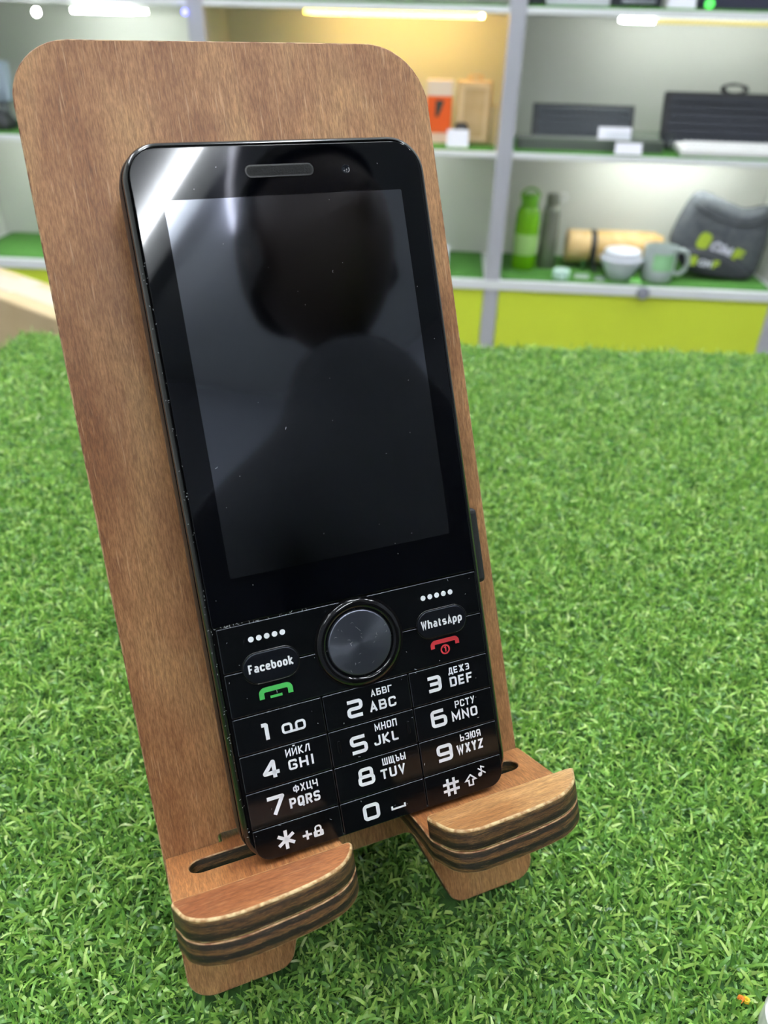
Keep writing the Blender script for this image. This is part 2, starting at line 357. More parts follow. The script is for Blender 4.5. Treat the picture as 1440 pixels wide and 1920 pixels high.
# ceiling luminaires: white trough with one bright tube
M_trough = mat('luminaire_white', (235, 237, 240), 0.6)
M_tube = mat('tube_glow', (255, 255, 255), 0.5, emit=((0.93, 0.97, 1.0, 1), TUBE))
def luminaire(x, y, label):
    r = empty('ceiling_light', CAB @ Matrix.Translation((x * MM, y * MM, H * MM)), label, 'ceiling light', 'ceiling tube lights')
    bm = bmesh.new(); add_box(bm, -150, 150, -640, 640, -30, 0, 6); from_bm('trough', bm, M_trough, r)
    lathe('tube', [(0, -600), (18, -600), (18, 600), (0, 600)], M_tube, r, 16, center=(0, -62), axis='y')
    for yy in (-560, 560): box('tube_holder', -8, 8, yy - 8, yy + 8, -50, -30, M_trough, r)
for x, y, lb in ((1077, -3560, 'ceiling tube light behind the photographer, mirrored in the phone glass'),
                 (-500, -3560, 'ceiling tube light behind the table on the left'),
                 (-620, -1900, 'ceiling tube light over the left of the turf table'),
                 (620, -1750, 'ceiling tube light over the right of the turf table'),
                 (1750, -1500, 'ceiling tube light near the right wall'),
                 (-1800, -1500, 'ceiling tube light near the left wall'),
                 (0, -1000, 'added ceiling fill light between the table and the cabinet'),  # this and the next two are added to raise the diffuse light
                 (-1100, -760, 'added ceiling fill light before the left half of the cabinet'),
                 (1150, -700, 'added ceiling fill light before the right half of the cabinet')):
    luminaire(x, y, lb)

cl_ = empty('arc_glow', Matrix.Translation((0, 0, TZ + H * MM)), 'short curved glowing tube, added out of view, mirrored as a pale arc in the phone glass', 'ceiling light')  # glowing curve added out of view to give the glass its pale arc
tube('arc_tube', [(548, -1660, -46), (536, -1760, -46), (532, -1860, -46), (538, -1960, -46), (556, -2060, -46), (584, -2150, -46)], 11, mat('dim_tube_glow', (230, 232, 245), .5, emit=((.85, .86, 1, 1), 3.4)), cl_)
for q in ((537, -1740), (550, -2030)): box('bracket', q[0] - 8, q[0] + 8, q[1] - 8, q[1] + 8, -40, 0, M_trough, cl_)

# ------------------------------------------------------------------ table and turf
M_table = mat('table_white', (225, 226, 224), 0.45)
TM = Matrix.Translation((0, 0, TZ)) @ Matrix.Rotation(TROT, 4, 'Z')
ca, sa = math.cos(TROT), math.sin(TROT)
def tloc(x, y): return (x * ca + y * sa, -x * sa + y * ca)
fx, fy = tloc(221.1, 331.5)      # a point of the far edge
lx, ly = tloc(-66.6, 434.3)      # a point of the left edge
TX0, TX1, TY0, TY1 = lx, lx + 980, -196, fy
ZT = -96.5
tb = empty('display_table', TM @ Matrix.Translation((0, 0, -996.5 * MM)), 'white display table under the green artificial turf', 'table')
box('tabletop', TX0 + 4, TX1 - 4, TY0 + 4, TY1 - 4, 996.5 + ZT - 34, 996.5 + ZT - 6, M_table, tb, 2)
for x in (TX0 + 60, TX1 - 60):
    for y in (TY0 + 60, TY1 - 60):
        box('leg', x - 22, x + 22, y - 22, y + 22, 0, 996.5 + ZT - 34, M_table, tb, 2)
M_back = mat('turf_backing', (44, 80, 34), 0.9, noise=(420, (70, 112, 48), 0.35, 0.65))
tf = empty('artificial_turf', TM, 'bright green artificial grass covering the table under the phone stand', 'artificial turf')
tf['kind'] = 'stuff'
box('turf_backing', TX0, TX1, TY0, TY1, ZT - 6, ZT, M_back, tf, 1)
M_blade = bpy.data.materials.new('grass_blade'); M_blade.use_nodes = True
nt = M_blade.node_tree; p = nt.nodes['Principled BSDF']
at = nt.nodes.new('ShaderNodeAttribute'); at.attribute_name = 'tint'
rp = ramp(nt, [(0.0, (64, 108, 54)), (0.3, (110, 160, 74)), (0.6, (152, 198, 94)), (0.82, (196, 226, 124)), (1.0, (228, 240, 184))])
nt.links.new(at.outputs['Fac'], rp.inputs[0]); nt.links.new(rp.outputs[0], p.inputs['Base Color'])
p.inputs['Roughness'].default_value = 0.3; p.inputs['Specular IOR Level'].default_value = 0.7
tl = nt.nodes.new('ShaderNodeBsdfTranslucent'); nt.links.new(rp.outputs[0], tl.inputs['Color'])
mx = nt.nodes.new('ShaderNodeMixShader'); mx.inputs[0].default_value = 0.3
nt.links.new(p.outputs[0], mx.inputs[1]); nt.links.new(tl.outputs[0], mx.inputs[2])
nt.links.new(mx.outputs[0], nt.nodes['Material Output'].inputs['Surface'])

def grass():
    rng = np.random.default_rng(11)
    # tufts in a jittered grid over the table, thinning out far from the stand and out of view
    pts = []
    def zone(x0, x1, y0, y1, step, per):
        gx, gy = np.meshgrid(np.arange(x0, x1, step), np.arange(y0, y1, step))
        q = np.stack([gx.ravel(), gy.ravel()], 1) + rng.uniform(-.5, .5, (gx.size, 2)) * step
        return q, per
    q, _ = zone(-360, 930, -560, 480, 2.45, 5)
    d = np.hypot(q[:, 0] + 18, q[:, 1] + 124)
    # keep the tufts that lie on the table
    tx = q[:, 0] * ca + q[:, 1] * sa; ty = -q[:, 0] * sa + q[:, 1] * ca
    ok = (tx > TX0 + 1) & (tx < TX1 - 1) & (ty > TY0 + 1) & (ty < TY1 - 1)
    ang = np.degrees(np.arctan2(q[:, 0] + 18, q[:, 1] + 124))           # bearing from where the photo was taken
    inview = (ang > -34) & (ang < 84) & (d > 30)
    keep = rng.random(len(q)) < np.where(inview, np.clip(1.25 - d / 620, 0.4, 1), np.where(d < 330, 0.22, 0.11))
    q = q[ok & keep]
    per = 7
    base = np.repeat(q, per, 0) + rng.normal(0, 1.1, (len(q) * per, 2))
    # nothing grows under the feet of the stand
    def free(u0, u1, y0, y1): return ~((base[:, 0] > u0) & (base[:, 0] < u1) & (base[:, 1] > y0) & (base[:, 1] < y1))
    fr = free(-23.5, 2, -30.3, -23) & free(40, 66, -30.3, -23) & free(-8, 50, 33, 47)
    base = base[fr]; N = len(base)
    h = rng.uniform(0, 2 * np.pi, N); L = rng.uniform(3.4, 7.4, N); w = rng.uniform(0.4, 0.95, N)
    near = np.hypot(np.clip(np.abs(base[:, 0] - 21) - 46, 0, None), np.clip(np.abs(base[:, 1] + 31) - 6, 0, None))
    L *= np.clip(0.75 + near / 40, 0.75, 1)
    th = rng.uniform(0.15, 1.15, N); dth = rng.uniform(0.1, 0.72, N) * np.where(rng.random(N) < .85, 1, -0.5)
    tw = rng.normal(0, 0.5, N); dtw = rng.normal(0, 0.4, N)
    K = 6; prof = np.array([0.8, 1.0, 1.0, 1.0, 0.9, 0.55])
    P = np.zeros((N, K, 2, 3)); pos = np.concatenate([base, np.full((N, 1), ZT - 0.3)], 1)
    for k in range(K):
        hd = np.stack([np.cos(h), np.sin(h), 0 * h], 1)
        tg = hd * np.sin(th)[:, None] + np.array([0, 0, 1]) * np.cos(th)[:, None]
        s0 = np.stack([-np.sin(h), np.cos(h), 0 * h], 1); s1 = np.cross(tg, s0)
        side = s0 * np.cos(tw)[:, None] + s1 * np.sin(tw)[:, None]
        P[:, k, 0] = pos - side * (w * prof[k] / 2)[:, None]; P[:, k, 1] = pos + side * (w * prof[k] / 2)[:, None]
        pos = pos + tg * (L / (K - 1))[:, None]; pos[:, 2] = np.maximum(pos[:, 2], ZT + 0.5)
        th = th + dth; tw = tw + dtw; h = h + rng.normal(0, 0.12, N)
    P[..., 2] = np.maximum(P[..., 2], ZT - 0.3)
    # into the turf's own frame
    co = P.reshape(-1, 3); x, y = co[:, 0].copy(), co[:, 1].copy()
    co[:, 0] = x * ca + y * sa; co[:, 1] = -x * sa + y * ca
    co *= MM
    i = (np.arange(N) * K * 2)[:, None] + (np.arange(K - 1) * 2)[None, :]
    fc = np.stack([i, i + 1, i + 3, i + 2], -1).reshape(-1, 4)
    me = bpy.data.meshes.new('grass_blades'); me.vertices.add(len(co)); me.vertices.foreach_set('co', co.ravel())
    me.loops.add(fc.size); me.loops.foreach_set('vertex_index', fc.ravel().astype(np.int32))
    me.polygons.add(len(fc)); me.polygons.foreach_set('loop_start', (np.arange(len(fc)) * 4).astype(np.int32))
    me.polygons.foreach_set('use_smooth', np.ones(len(fc), bool))
    t = np.clip(rng.beta(2.2, 2.4, N) + rng.normal(0, .04, N), 0, 1)
    a = me.attributes.new('tint', 'FLOAT', 'POINT'); a.data.foreach_set('value', np.repeat(t, K * 2).astype(np.float32))
    me.materials.append(M_blade); me.update(); me.validate()
    o = link(bpy.data.objects.new('grass_blades', me), tf); o['kind'] = 'stuff'
    print('blades', N)
grass()

# ------------------------------------------------------------------ phone stand
D = -16.5; SV = -61.8
W_board = wood('board_veneer', 1, (158, 106, 68), (190, 140, 96), (214, 170, 118), 0.5, 2.0)
W_seat = wood('seat_veneer', 2, (146, 88, 54), (182, 122, 74), (204, 148, 96), 0.35, 14.0)
W_lipL = wood('red_lip_veneer', 0, (142, 84, 52), (184, 122, 78), (206, 154, 106), 0.35, 31.0)
W_lipR = wood('pale_lip_veneer', 0, (178, 126, 76), (212, 166, 112), (228, 192, 142), 0.3, 52.0)
M_worn = mat('worn_edge', (196, 172, 128), 0.6, noise=(900, (150, 112, 70), 0.35, 0.62))
M_wornb = mat('worn_board_edge', (176, 142, 104), 0.6, noise=(500, (122, 80, 52), 0.4, 0.6))
DK, TN, MD = (36, 24, 15), (118, 84, 45), (76, 50, 28)
E_board = plyedge('board_edge', 2, D - 5, D, [(0, DK), (0.25, MD), (0.45, DK), (0.6, TN), (0.8, DK), (1, TN)])
E_seat = plyedge('seat_edge', 1, SV - 4.5, SV, [(0.0, TN), (0.16, (110, 78, 44)), (0.22, DK), (0.44, (40, 28, 20)), (0.5, (124, 90, 52)), (0.66, (100, 66, 36)), (0.74, DK), (0.9, (52, 36, 24)), (1.0, TN)])
E_lip = plyedge('lip_edge', 1, SV, SV + 4.7, [(0.0, (112, 80, 46)), (0.12, MD), (0.2, DK), (0.36, (60, 41, 24)), (0.42, (112, 80, 44)), (0.62, (92, 62, 34)), (0.72, (58, 40, 24)), (0.84, (118, 88, 50)), (1.0, (170, 144, 96))])
st = empty('phone_stand', BOARD, 'brown stained plywood phone stand leaning on the artificial grass', 'phone stand')
bo = fillet([(-22.9, -97), (0.6, -97), (7.8, -74.4), (34.2, -74.4), (42.6, -97), (65.3, -97), (65.0, 108.2), (-22.9, 108.2)],
            [6, 4.5, 3, 3, 4.5, 5, 13.5, 12], True, 10)
hole = rrect(-10.6, 52.6, SV - 4.7, SV + 1.6, 0.8, 4)
plate('back_panel', [bo, hole], D - 5, D, 'uv', (W_board, E_board, M_wornb), st, 0.3)
lipA = catmull([(-22.0, 9.2), (-21.6, 12.5), (-20.2, 15.8), (-17, 18.4), (-11.5, 19.7), (-3, 19.3), (4, 18.3), (9, 16.4), (12.1, 13), (13.1, 9.1), (8, 9.1), (-4, 9.15), (-16, 9.2)], 4)
lipB = catmull([(30.1, 9.2), (30.7, 13.4), (32.3, 17.2), (36, 19.5), (42, 19.7), (51, 19.2), (57.5, 18), (62.2, 15), (64.6, 11.5), (65.2, 9), (58, 8.9), (46, 9), (36, 9.1)], 4)
def front_arc(lp): return [q for q in lp if q[1] > 9.3]
fa, fb = sorted(front_arc(lipA)), sorted(front_arc(lipB))
seat = [(-22.6, D + .3), (-22.3, 4)] + fa + [(13.4, 4), (13.2, -11), (14.2, -13.4), (16.5, -14.4), (26.5, -14.4), (28.8, -13.4), (29.8, -11), (30.0, 4)] + fb + [(65.4, 4), (65.5, D + .3), (52, D + .3), (52, -81.6), (-10, -81.6), (-10, D + .3)]
slotL = rrect(-18, 10.5, -11.6, -6.1, 2.7, 8); slotR = rrect(32.5, 61, -11.6, -6.1, 2.7, 8)
plate('seat_panel', [seat, slotL, slotR], SV - 4.5, SV, 'un', (W_seat, E_seat, M_wornb), st, 0.22)
l = plate('lip', [lipA], SV, SV + 4.7, 'un', (W_lipL, E_lip, M_worn), st, 0.45); l['label'] = 'reddish front lip on the left'
l = plate('lip', [lipB], SV, SV + 4.7, 'un', (W_lipR, E_lip, M_worn), st, 0.45); l['label'] = 'paler front lip on the right'

# ------------------------------------------------------------------ mobile phone
M_case = mat('phone_black_gloss', (7, 8, 9), 0.2, spec=0.5, coat=0.4)
M_side = mat('phone_black_side', (12, 13, 14), 0.38, bump=(2600, 0.25, 0.0001))
M_glass = mat('front_glass_black', (3, 4, 7), 0.03, spec=0.55)
M_key = mat('key_black', (9, 11, 13), 0.16, spec=0.45)
M_kglint = mat('key_edge_glint', (84, 87, 92), 0.24, 0.85)  # grey bevel colour stands in for highlights along the key edges
M_dark = mat('gap_black', (2, 2, 3), 0.7, spec=0.1)
M_ink = mat('legend_white', (248, 250, 254), 0.5, emit=((0.9, 0.95, 1, 1), 0.0))
M_green = mat('legend_green', (70, 176, 84), 0.5); M_red = mat('legend_red', (190, 48, 56), 0.5)
M_lcd = bpy.data.materials.new('lcd_off'); M_lcd.use_nodes = True
nt = M_lcd.node_tree; p = nt.nodes['Principled BSDF']
p.inputs['Base Color'].default_value = (0.17, 0.18, 0.205, 1); p.inputs['Metallic'].default_value = 1.0
p.inputs['Roughness'].default_value = 0.055; p.inputs['Coat Weight'].default_value = 1.0; p.inputs['Coat Roughness'].default_value = 0.02
ph = empty('mobile_phone', BOARD, 'black push-button mobile phone resting on the wooden stand', 'mobile phone')
cx, cy, hw, hh = 23.9, 10.6, 30.9, 72.4
def body_ring(ins, n, r=7.4): return [(x, y, n) for x, y in rrect(cx - hw + ins, cx + hw - ins, cy - hh + ins, cy + hh - ins, max(r - ins * 0.6, 1.5), 10)]
prof = [(5, -16.4), (2.2, -15.8), (0.9, -14), (0.2, -11), (0, -7.5), (0.05, -4.2), (0.3, -3.0), (0.75, -2.7), (0.8, -2.3), (0.45, -2.0), (0.5, -1.2), (0.9, -0.45), (1.35, -0.15), (1.62, -0.35), (1.7, -0.9)]
ring_loft('body', [body_ring(*q) for q in prof], [M_case, M_side, M_dark], ph, fm=[1] * 6 + [2] * 2 + [0] * 5 + [2])
def panel(name, loop, n0, n1, m, parent, bev=0.12):
    return plate(name, [loop], n0, n1, 'uv', m, parent, bev, 2)
gl = fillet([(-5.25, -10.35), (53.05, -10.35), (53.05, 81.2), (-5.25, 81.2)], [0.4, 0.4, 5.6, 5.6], True, 10)
panel('front_glass', gl, -0.9, 0.0, M_glass, ph, 0.15)
plate('display', [rrect(0.0, 48.2, -1.2, 71.6, 0.3, 3)], -0.02, 0.02, 'uv', M_lcd, ph, 0.005, 0)
panel('earpiece', rrect(16.3, 30.1, 75.1, 77.5, 1.15, 8), -0.1, 0.06, mat('earpiece_rim', (15, 16, 19), 0.3), ph, 0.05)
ep = panel('speaker_mesh', rrect(16.6, 29.8, 75.4, 77.2, 0.85, 8), 0.0, 0.075, mat('speaker_mesh_black', (7, 7, 8), 0.8, bump=(3000, .5, 0.0002)), ph, 0.01)
cmr = lathe('front_camera', [(0.0, 0.06), (0.45, 0.06), (0.5, 0.09), (0.85, 0.09), (0.95, -0.1)], [mat('lens_dark', (24, 27, 34), 0.1)], ph, 24, center=(36.8, 76.0))
panel('keypad_base', fillet([(-5.2, -60.9), (53.0, -60.9), (53.0, -10.5), (-5.2, -10.5)], [5.6, 5.6, .4, .4]), -1.0, -0.55, M_dark, ph, 0.05)
LG = 0.035
def key(name, u0, u1, v0, v1, white=None, parts=None, rc=None, label=None):
    g = 0.13
    r = rc or [0.25] * 4
    lp = fillet([(u0 + g, v0 + g), (u1 - g, v0 + g), (u1 - g, v1 - g), (u0 + g, v1 - g)], r, True, 8)
    k = plate(name, [lp], -0.9, 0.0, 'uv', (M_key, M_dark, M_kglint), ph, 0.13, 2)
    if white: marks('legend', white, LG, M_ink, k)
    for mm, it in (parts or []): marks('legend', it, LG, mm, k)
    if label: k['label'] = label
    return k
UL, U1, U2, UR = -4.7, 14.2, 33.8, 53.0
def digit(paths, x0, y0, w, h, th=0.78, r=0.55):
    out = []
    for pa in paths:
        closed = pa[0] == pa[-1]
        pp = [(x0 + th / 2 + a * (w - th), y0 + th / 2 + b * (h - th)) for a, b in (pa[:-1] if closed else pa)]
        out.append(stroke2d(pp, th, closed, r))
    return out
DG = {'1': [[(0, 1), (1, 1), (1, -.1)]], '2': [[(-.05, 1), (1, 1), (1, .5), (0, .5), (0, 0), (1.05, 0)]], '3': [[(-.05, 1), (1, 1), (1, 0), (-.05, 0)], [(.1, .5), (1, .5)]],
      '4': [[(1.12, .22), (-.02, .22), (.74, 1.0), (.74, -.12)]], '5': [[(1, 1), (0, 1), (0, .52), (1, .52), (1, 0), (-.05, 0)]],
      '6': [[(.92, 1), (0, 1), (0, 0), (1, 0), (1, .56), (0, .56)]], '7': [[(-.05, 1), (1, 1), (.32, -.1)]],
      '8': [[(.08, .5), (.08, 1), (.92, 1), (.92, .5)], [(0, .5), (1, .5), (1, 0), (0, 0), (0, .5)]],
      '9': [[(1, .44), (0, .44), (0, 1), (1, 1), (1, 0), (-.05, 0)]], '0': [[(0, 0), (1, 0), (1, 1), (0, 1), (0, 0)]]}
TX = lambda s, x0, x1, y, h: letters(s, x0, x1, y, h, 0.27 if h < 2 else 0.44, 0.2 if h < 2 else 0.34)
V = [-29.5, -37.5, -45.5, -53.6, -60.8]
key('number_key', UL, U1, V[1], V[0], digit(DG['1'], 0.5, -35.5, 1.75, 3.7, 0.8, 0.2) + digit([[(0, 0), (.38, 0), (.38, 1), (0, 1), (0, 0)], [(.62, 0), (1, 0), (1, 1), (.62, 1), (.62, 0)], [(.2, 0), (.8, 0)]], 4.9, -35.2, 5.1, 2.2, 0.5, 0.5))
key('number_key', U1, U2, V[1], V[0], digit(DG['2'], 19.1, -35.9, 3.6, 3.9) + TX('АБВГ', 24.8, 29.8, -32.4, 1.5) + TX('ABC', 24.1, 30.2, -35.7, 2.2))
key('number_key', U2, UR, V[1], V[0], digit(DG['3'], 37.8, -35.2, 3.4, 3.6) + TX('ДЕЖЗ', 43.2, 48.3, -32.2, 1.5) + TX('DEF', 43.2, 48.8, -35.1, 2.2))
key('number_key', UL, U1, V[2], V[1], digit(DG['4'], -0.5, -43.6, 3.6, 4.0, 0.8, 0.1) + TX('ИЙКЛ', 4.8, 10.0, -40.1, 1.6) + TX('GHI', 5.0, 10.6, -43.1, 2.2))
k5 = key('number_key', U1, U2, V[2], V[1], digit(DG['5'], 18.6, -43.9, 3.8, 4.0) + TX('МНОП', 24.5, 29.6, -40.1, 1.6) + TX('JKL', 23.9, 29.6, -43.3, 2.2))
for u in (16.2, 32.1):
    panel('tactile_mark', rrect(u - 0.35, u + 0.35, -42.7, -39.9, 0.33, 5), -0.05, 0.22, M_key, k5, 0.1)
key('number_key', U2, UR, V[2], V[1], digit(DG['6'], 37.5, -43.3, 3.8, 4.0) + TX('РСТУ', 43.6, 48.5, -40.1, 1.6) + TX('MNO', 42.5, 48.8, -43.0, 2.2))
key('number_key', UL, U1, V[3], V[2], digit(DG['7'], -0.8, -51.5, 3.9, 4.1, 0.8, 0.05) + TX('ФХЦЧ', 5.1, 10.4, -48.1, 1.6) + TX('PQRS', 3.9, 10.5, -51.2, 2.2))
key('number_key', U1, U2, V[3], V[2], digit(DG['8'], 19.1, -51.3, 3.8, 4.0) + TX('ШЩЪЫ', 25.0, 30.4, -48.1, 1.6) + TX('TUV', 24.2, 30.0, -51.1, 2.2))
key('number_key', U2, UR, V[3], V[2], digit(DG['9'], 37.7, -51.4, 3.8, 3.9) + TX('ЬЭЮЯ', 43.7, 48.8, -48.0, 1.6) + TX('WXYZ', 42.5, 49.1, -50.9, 2.2))
star = [stroke2d([(1.95 + 2.0 * math.cos(a), -57.4 + 2.05 * math.sin(a)), (1.95 - 2.0 * math.cos(a), -57.4 - 2.05 * math.sin(a))], 0.72) for a in (math.radians(90), math.radians(32), math.radians(148))]
plus = [stroke2d([(5.4, -57.9), (7.4, -57.9)], 0.5), stroke2d([(6.4, -58.9), (6.4, -56.9)], 0.5)]
lock = [stroke2d([(8.0, -58.7), (9.7, -58.7), (9.7, -57.8), (8.0, -57.8)], 0.45, True, 0.1), stroke2d([(8.25, -57.7), (8.25, -56.6), (9.45, -56.6), (9.45, -57.7)], 0.35, False, 0.5), stroke2d([(8.2, -58.25), (8.6, -58.25)], 0.6), stroke2d([(9.1, -58.25), (9.6, -58.25)], 0.6)]
key('star_key', UL, U1, V[4], V[3], star + plus + lock, rc=[5.2, .25, .25, .25])
key('number_key', U1, U2, V[4], V[3], digit(DG['0'], 19.0, -59.2, 3.8, 3.7, 0.8, 0.6) + [stroke2d([(25.6, -57.7), (25.6, -58.4), (28.6, -58.4), (28.6, -57.7)], 0.42)])
hsh = [stroke2d([(38.0, -57.6 + d), (41.9, -57.6 + d)], 0.62) for d in (0.75, -0.75)] + [stroke2d([(39.95 + d, -55.6), (39.95 + d, -59.6)], 0.62) for d in (0.75, -0.75)]
arr = [stroke2d([(44.85, -56.3), (46.1, -57.5), (45.35, -57.5), (45.35, -58.7), (44.35, -58.7), (44.35, -57.5), (43.6, -57.5)], 0.36, True)]
note = [disc2d(47.3, -56.9, 0.5), stroke2d([(47.7, -56.9), (47.7, -55.1), (48.5, -55.5)], 0.3), stroke2d([(46.9, -55.4), (48.7, -56.9)], 0.28)]
key('hash_key', U2, UR, V[4], V[3], hsh + arr + note, rc=[.25, 5.2, .25, .25])
dots = lambda a, b, v: [disc2d(a + (b - a) * i / 4, v, 0.58) for i in range(5)]
key('soft_key', UL, 24.0, -20.1, -10.6, dots(1.9, 8.4, -14.1)); key('soft_key', 24.0, UR, -20.1, -10.6, dots(39.8, 46.3, -14.0))
key('call_key', UL, 24.0, -29.5, -20.1, None, [(M_green, [stroke2d([(2.1, -26.9), (2.1, -25.05), (8.1, -25.05), (8.1, -26.9)], 1.05, False, 0.8), stroke2d([(3.8, -26.75), (6.3, -26.75)], 0.55)])])
ringpts = [(43.25 + 0.95 * math.cos(a), -26.35 + 0.95 * math.sin(a)) for a in [i * math.pi / 12 for i in range(24)]]
key('end_key', 24.0, UR, -29.5, -20.1, None, [(M_red, [stroke2d([(40.4, -25.7), (40.4, -24.35), (46.3, -24.35), (46.3, -25.7)], 0.95, False, 0.8), stroke2d(ringpts, 0.34, True), stroke2d([(43.0, -25.95), (43.35, -25.75), (43.35, -26.9)], 0.3)])])
# round navigation button with turned-metal face
def brushed(name, col, r):
    mt = mat(name, col, r, 0.9); nt = mt.node_tree; p = nt.nodes['Principled BSDF']
    p.inputs['Anisotropic'].default_value = 0.85
    tg = nt.nodes.new('ShaderNodeTangent'); tg.direction_type = 'RADIAL'; tg.axis = 'Z'; nt.links.new(tg.outputs[0], p.inputs['Tangent'])
    return mt
M_cap = brushed('brushed_cap', (104, 108, 120), 0.3); M_pill = brushed('brushed_pill', (48, 51, 58), 0.34)
M_chrome = mat('ring_gloss', (20, 20, 22), 0.1, 0.6, coat=0.8)
NC = (24.2, -20.1)
rg = lathe('navigation_ring', [(9.45, -0.6), (9.35, 0.15), (9.1, 0.35), (8.75, 0.45), (8.2, 0.62), (7.7, 0.45), (7.45, 0.1), (7.4, -0.4)], M_chrome, ph, 72, center=NC)
tr = lathe('ring_seam', [(9.85, -0.3), (9.8, 0.03), (9.45, 0.03), (9.4, -0.3)], M_dark, rg, 72, center=NC)
cap_prof = [(0, 0.62)] + [(r, 0.62 + 0.015 * (i % 2) - 0.0035 * r * r) for i, r in enumerate([x * 0.17 for x in range(1, 41)])] + [(6.95, 0.36), (7.1, 0.1), (7.12, -0.4)]
lathe('navigation_button', cap_prof, M_cap, ph, 96, center=NC, flat_caps=False)
def pill(c, w, h, word, tx0, tx1, ty):
    x, y = c
    pr = plate('shortcut_key', [rrect(x - w / 2, x + w / 2, y - h / 2, y + h / 2, h / 2 - .05, 12)], -0.4, 0.3, 'uv', M_pill, ph, 0.22, 3)
    rim = tube('rim', [(a, b, 0.06) for a, b in rrect(x - w / 2 - .12, x + w / 2 + .12, y - h / 2 - .12, y + h / 2 + .12, h / 2, 12)], 0.13, M_chrome, pr, True, 2)
    marks('legend', letters(word, tx0, tx1, ty, 1.85, 0.36, 0.34, 0.3), 0.335, M_ink, pr)
pill((5.05, -20.25), 11.5, 6.3, 'Facebook', 0.3, 9.6, -21.0)
pill((43.3, -20.05), 11.6, 6.0, 'WhatsApp', 38.3, 48.1, -20.8)
bm = bmesh.new(); add_box(bm, 53.6, 57.6, -14.8, 2.6, -7.6, -4.2, 1.2, seg=3)
from_bm('volume_rocker', bm, mat('rocker_rubber', (26, 27, 29), 0.6, bump=(3000, 0.5, 0.0002)), ph)
# dust caught on the glass and round the keys
M_dust = mat('dust', (205, 208, 212), 0.8)
V_, F_ = [], []
rd = random.Random(5)
def speck(x, y, n, L, w, a):
    o = len(V_); dx, dy = math.cos(a), math.sin(a); k = rd.uniform(-.25, .25)
    for s, t in ((-1, -.4), (0, -1), (1, -.4), (1, .4), (0, 1), (-1, .4)):
        b = k * (1 - s * s); V_.append((x + dx * s * L / 2 - dy * (t * w / 2 + b * L), y + dy * s * L / 2 + dx * (t * w / 2 + b * L), n))
    F_.append(tuple(range(o, o + 6)))
for i in range(30): speck(rd.uniform(-4, 52), rd.uniform(-9, 79), 0.05, rd.choice([.1, .14, .18, .25, .6]), rd.uniform(.05, .09), rd.uniform(0, 3.1))
for i in range(40): speck(rd.uniform(-4, 52), rd.uniform(-60, -11), 0.05, rd.choice([.15, .2, .3, .6]), rd.uniform(.05, .1), rd.uniform(0, 3.1))
for i in range(22):
    a, r = rd.uniform(0, 6.28), rd.uniform(1, 6.5); speck(NC[0] + r * math.cos(a), NC[1] + r * math.sin(a), 0.72, rd.choice([.3, .5, .7]), .06, rd.uniform(0, 3.1))
for i in range(26): speck(rd.uniform(-5, 15), -10.5 + rd.uniform(-.12, .2), 0.06, rd.uniform(.2, .6), .08, rd.uniform(0, 3.1))
for i in range(70): speck(-5.6 + rd.uniform(-.5, .4), rd.uniform(-55, 62), 0.06, rd.uniform(.12, .4), .07, rd.uniform(0, 3.1))
du = mesh('dust', V_, F_, M_dust, ph); du['kind'] = 'stuff'

# ------------------------------------------------------------------ display cabinet behind the table
M_alu = mat('aluminium_profile', (178, 180, 188), 0.42, 0.25); M_shelf = mat('shelf_white', (218, 222, 222), 0.45)
M_cabback = mat('cabinet_back_white', (206, 208, 202), 0.7); M_lime = mat('lime_panel', (194, 210, 56), 0.35)
M_groove = mat('profile_groove', (128, 130, 140), 0.5)
FL = -996.5
cabm = CAB @ Matrix.Translation((0, 0, FL * MM))
cb = empty('display_cabinet', cabm, 'tall white shop display cabinet with aluminium posts and lime lower panels', 'display cabinet')
def cpart(name, a, m, bev=0.0):
    x0, x1, y0, y1, z0, z1 = a
    return box(name, x0, x1, y0, y1, z0 - FL, z1 - FL, m, cb, bev)
POSTS = [-1404, -635, 135, 914, 1684]
CT = 780
cpart('back_panel', (-1424, 1704, 290, 302, FL, CT), M_cabback)
for x in POSTS:
    cpart('post', (x - 20, x + 20, 0, 38, FL, CT), M_alu, 3)
    cpart('divider', (x - 4, x + 4, 38, 290, -530, CT), M_cabback)
for z0, z1, y0 in ((-532, -507, -3), (-198, -184, 4), (112, 126, 4), (450, 464, 4)):
    s = cpart('shelf', (-1424, 1704, y0, 290, z0, z1), M_shelf, 1.5)
for i in range(4):
    a, b = POSTS[i] + 21, POSTS[i + 1] - 21
    cpart('door_panel', (a, b, 4, 20, FL + 60, -534), M_lime, 1.5)
cpart('plinth', (-1424, 1704, 10, 280, FL, FL + 58), M_shelf)
lk = lathe('cam_lock', [(0, 0), (15, 0), (17, 3), (17, 12), (15, 16), (0, 16)], M_groove, cb, 24, center=(545, -519 - FL), axis='y')
lk.location.y = -20 * MM
M_mat = mat('shelf_turf', (46, 104, 34), 0.85, noise=(260, (92, 152, 58), 0.3, 0.7), bump=(600, 1.0, 0.004))
names_x = ['far left', 'left', 'right']
rows = [(-507, 'bottom shelf'), (-184, 'middle shelf'), (126, 'top shelf')]
for i, nx in enumerate(['far left', 'middle', 'right-hand']):
    a, b = POSTS[i] + 24, POSTS[i + 1] - 24
    for z, rn in rows:
        if i == 0 and z == -184: pass
        o = box('turf_mat', a, b, 12, 286, 0, 5, M_mat, None, 1)
        o.matrix_world = CAB @ Matrix.Translation((0, 0, (z + .3) * MM))
        tag(o, f'green turf mat lining the {rn} of the {nx} cabinet bay', 'turf mat', 'turf mats on the cabinet shelves')
BS, MS, TS = -502, -179, 131            # tops of the mats
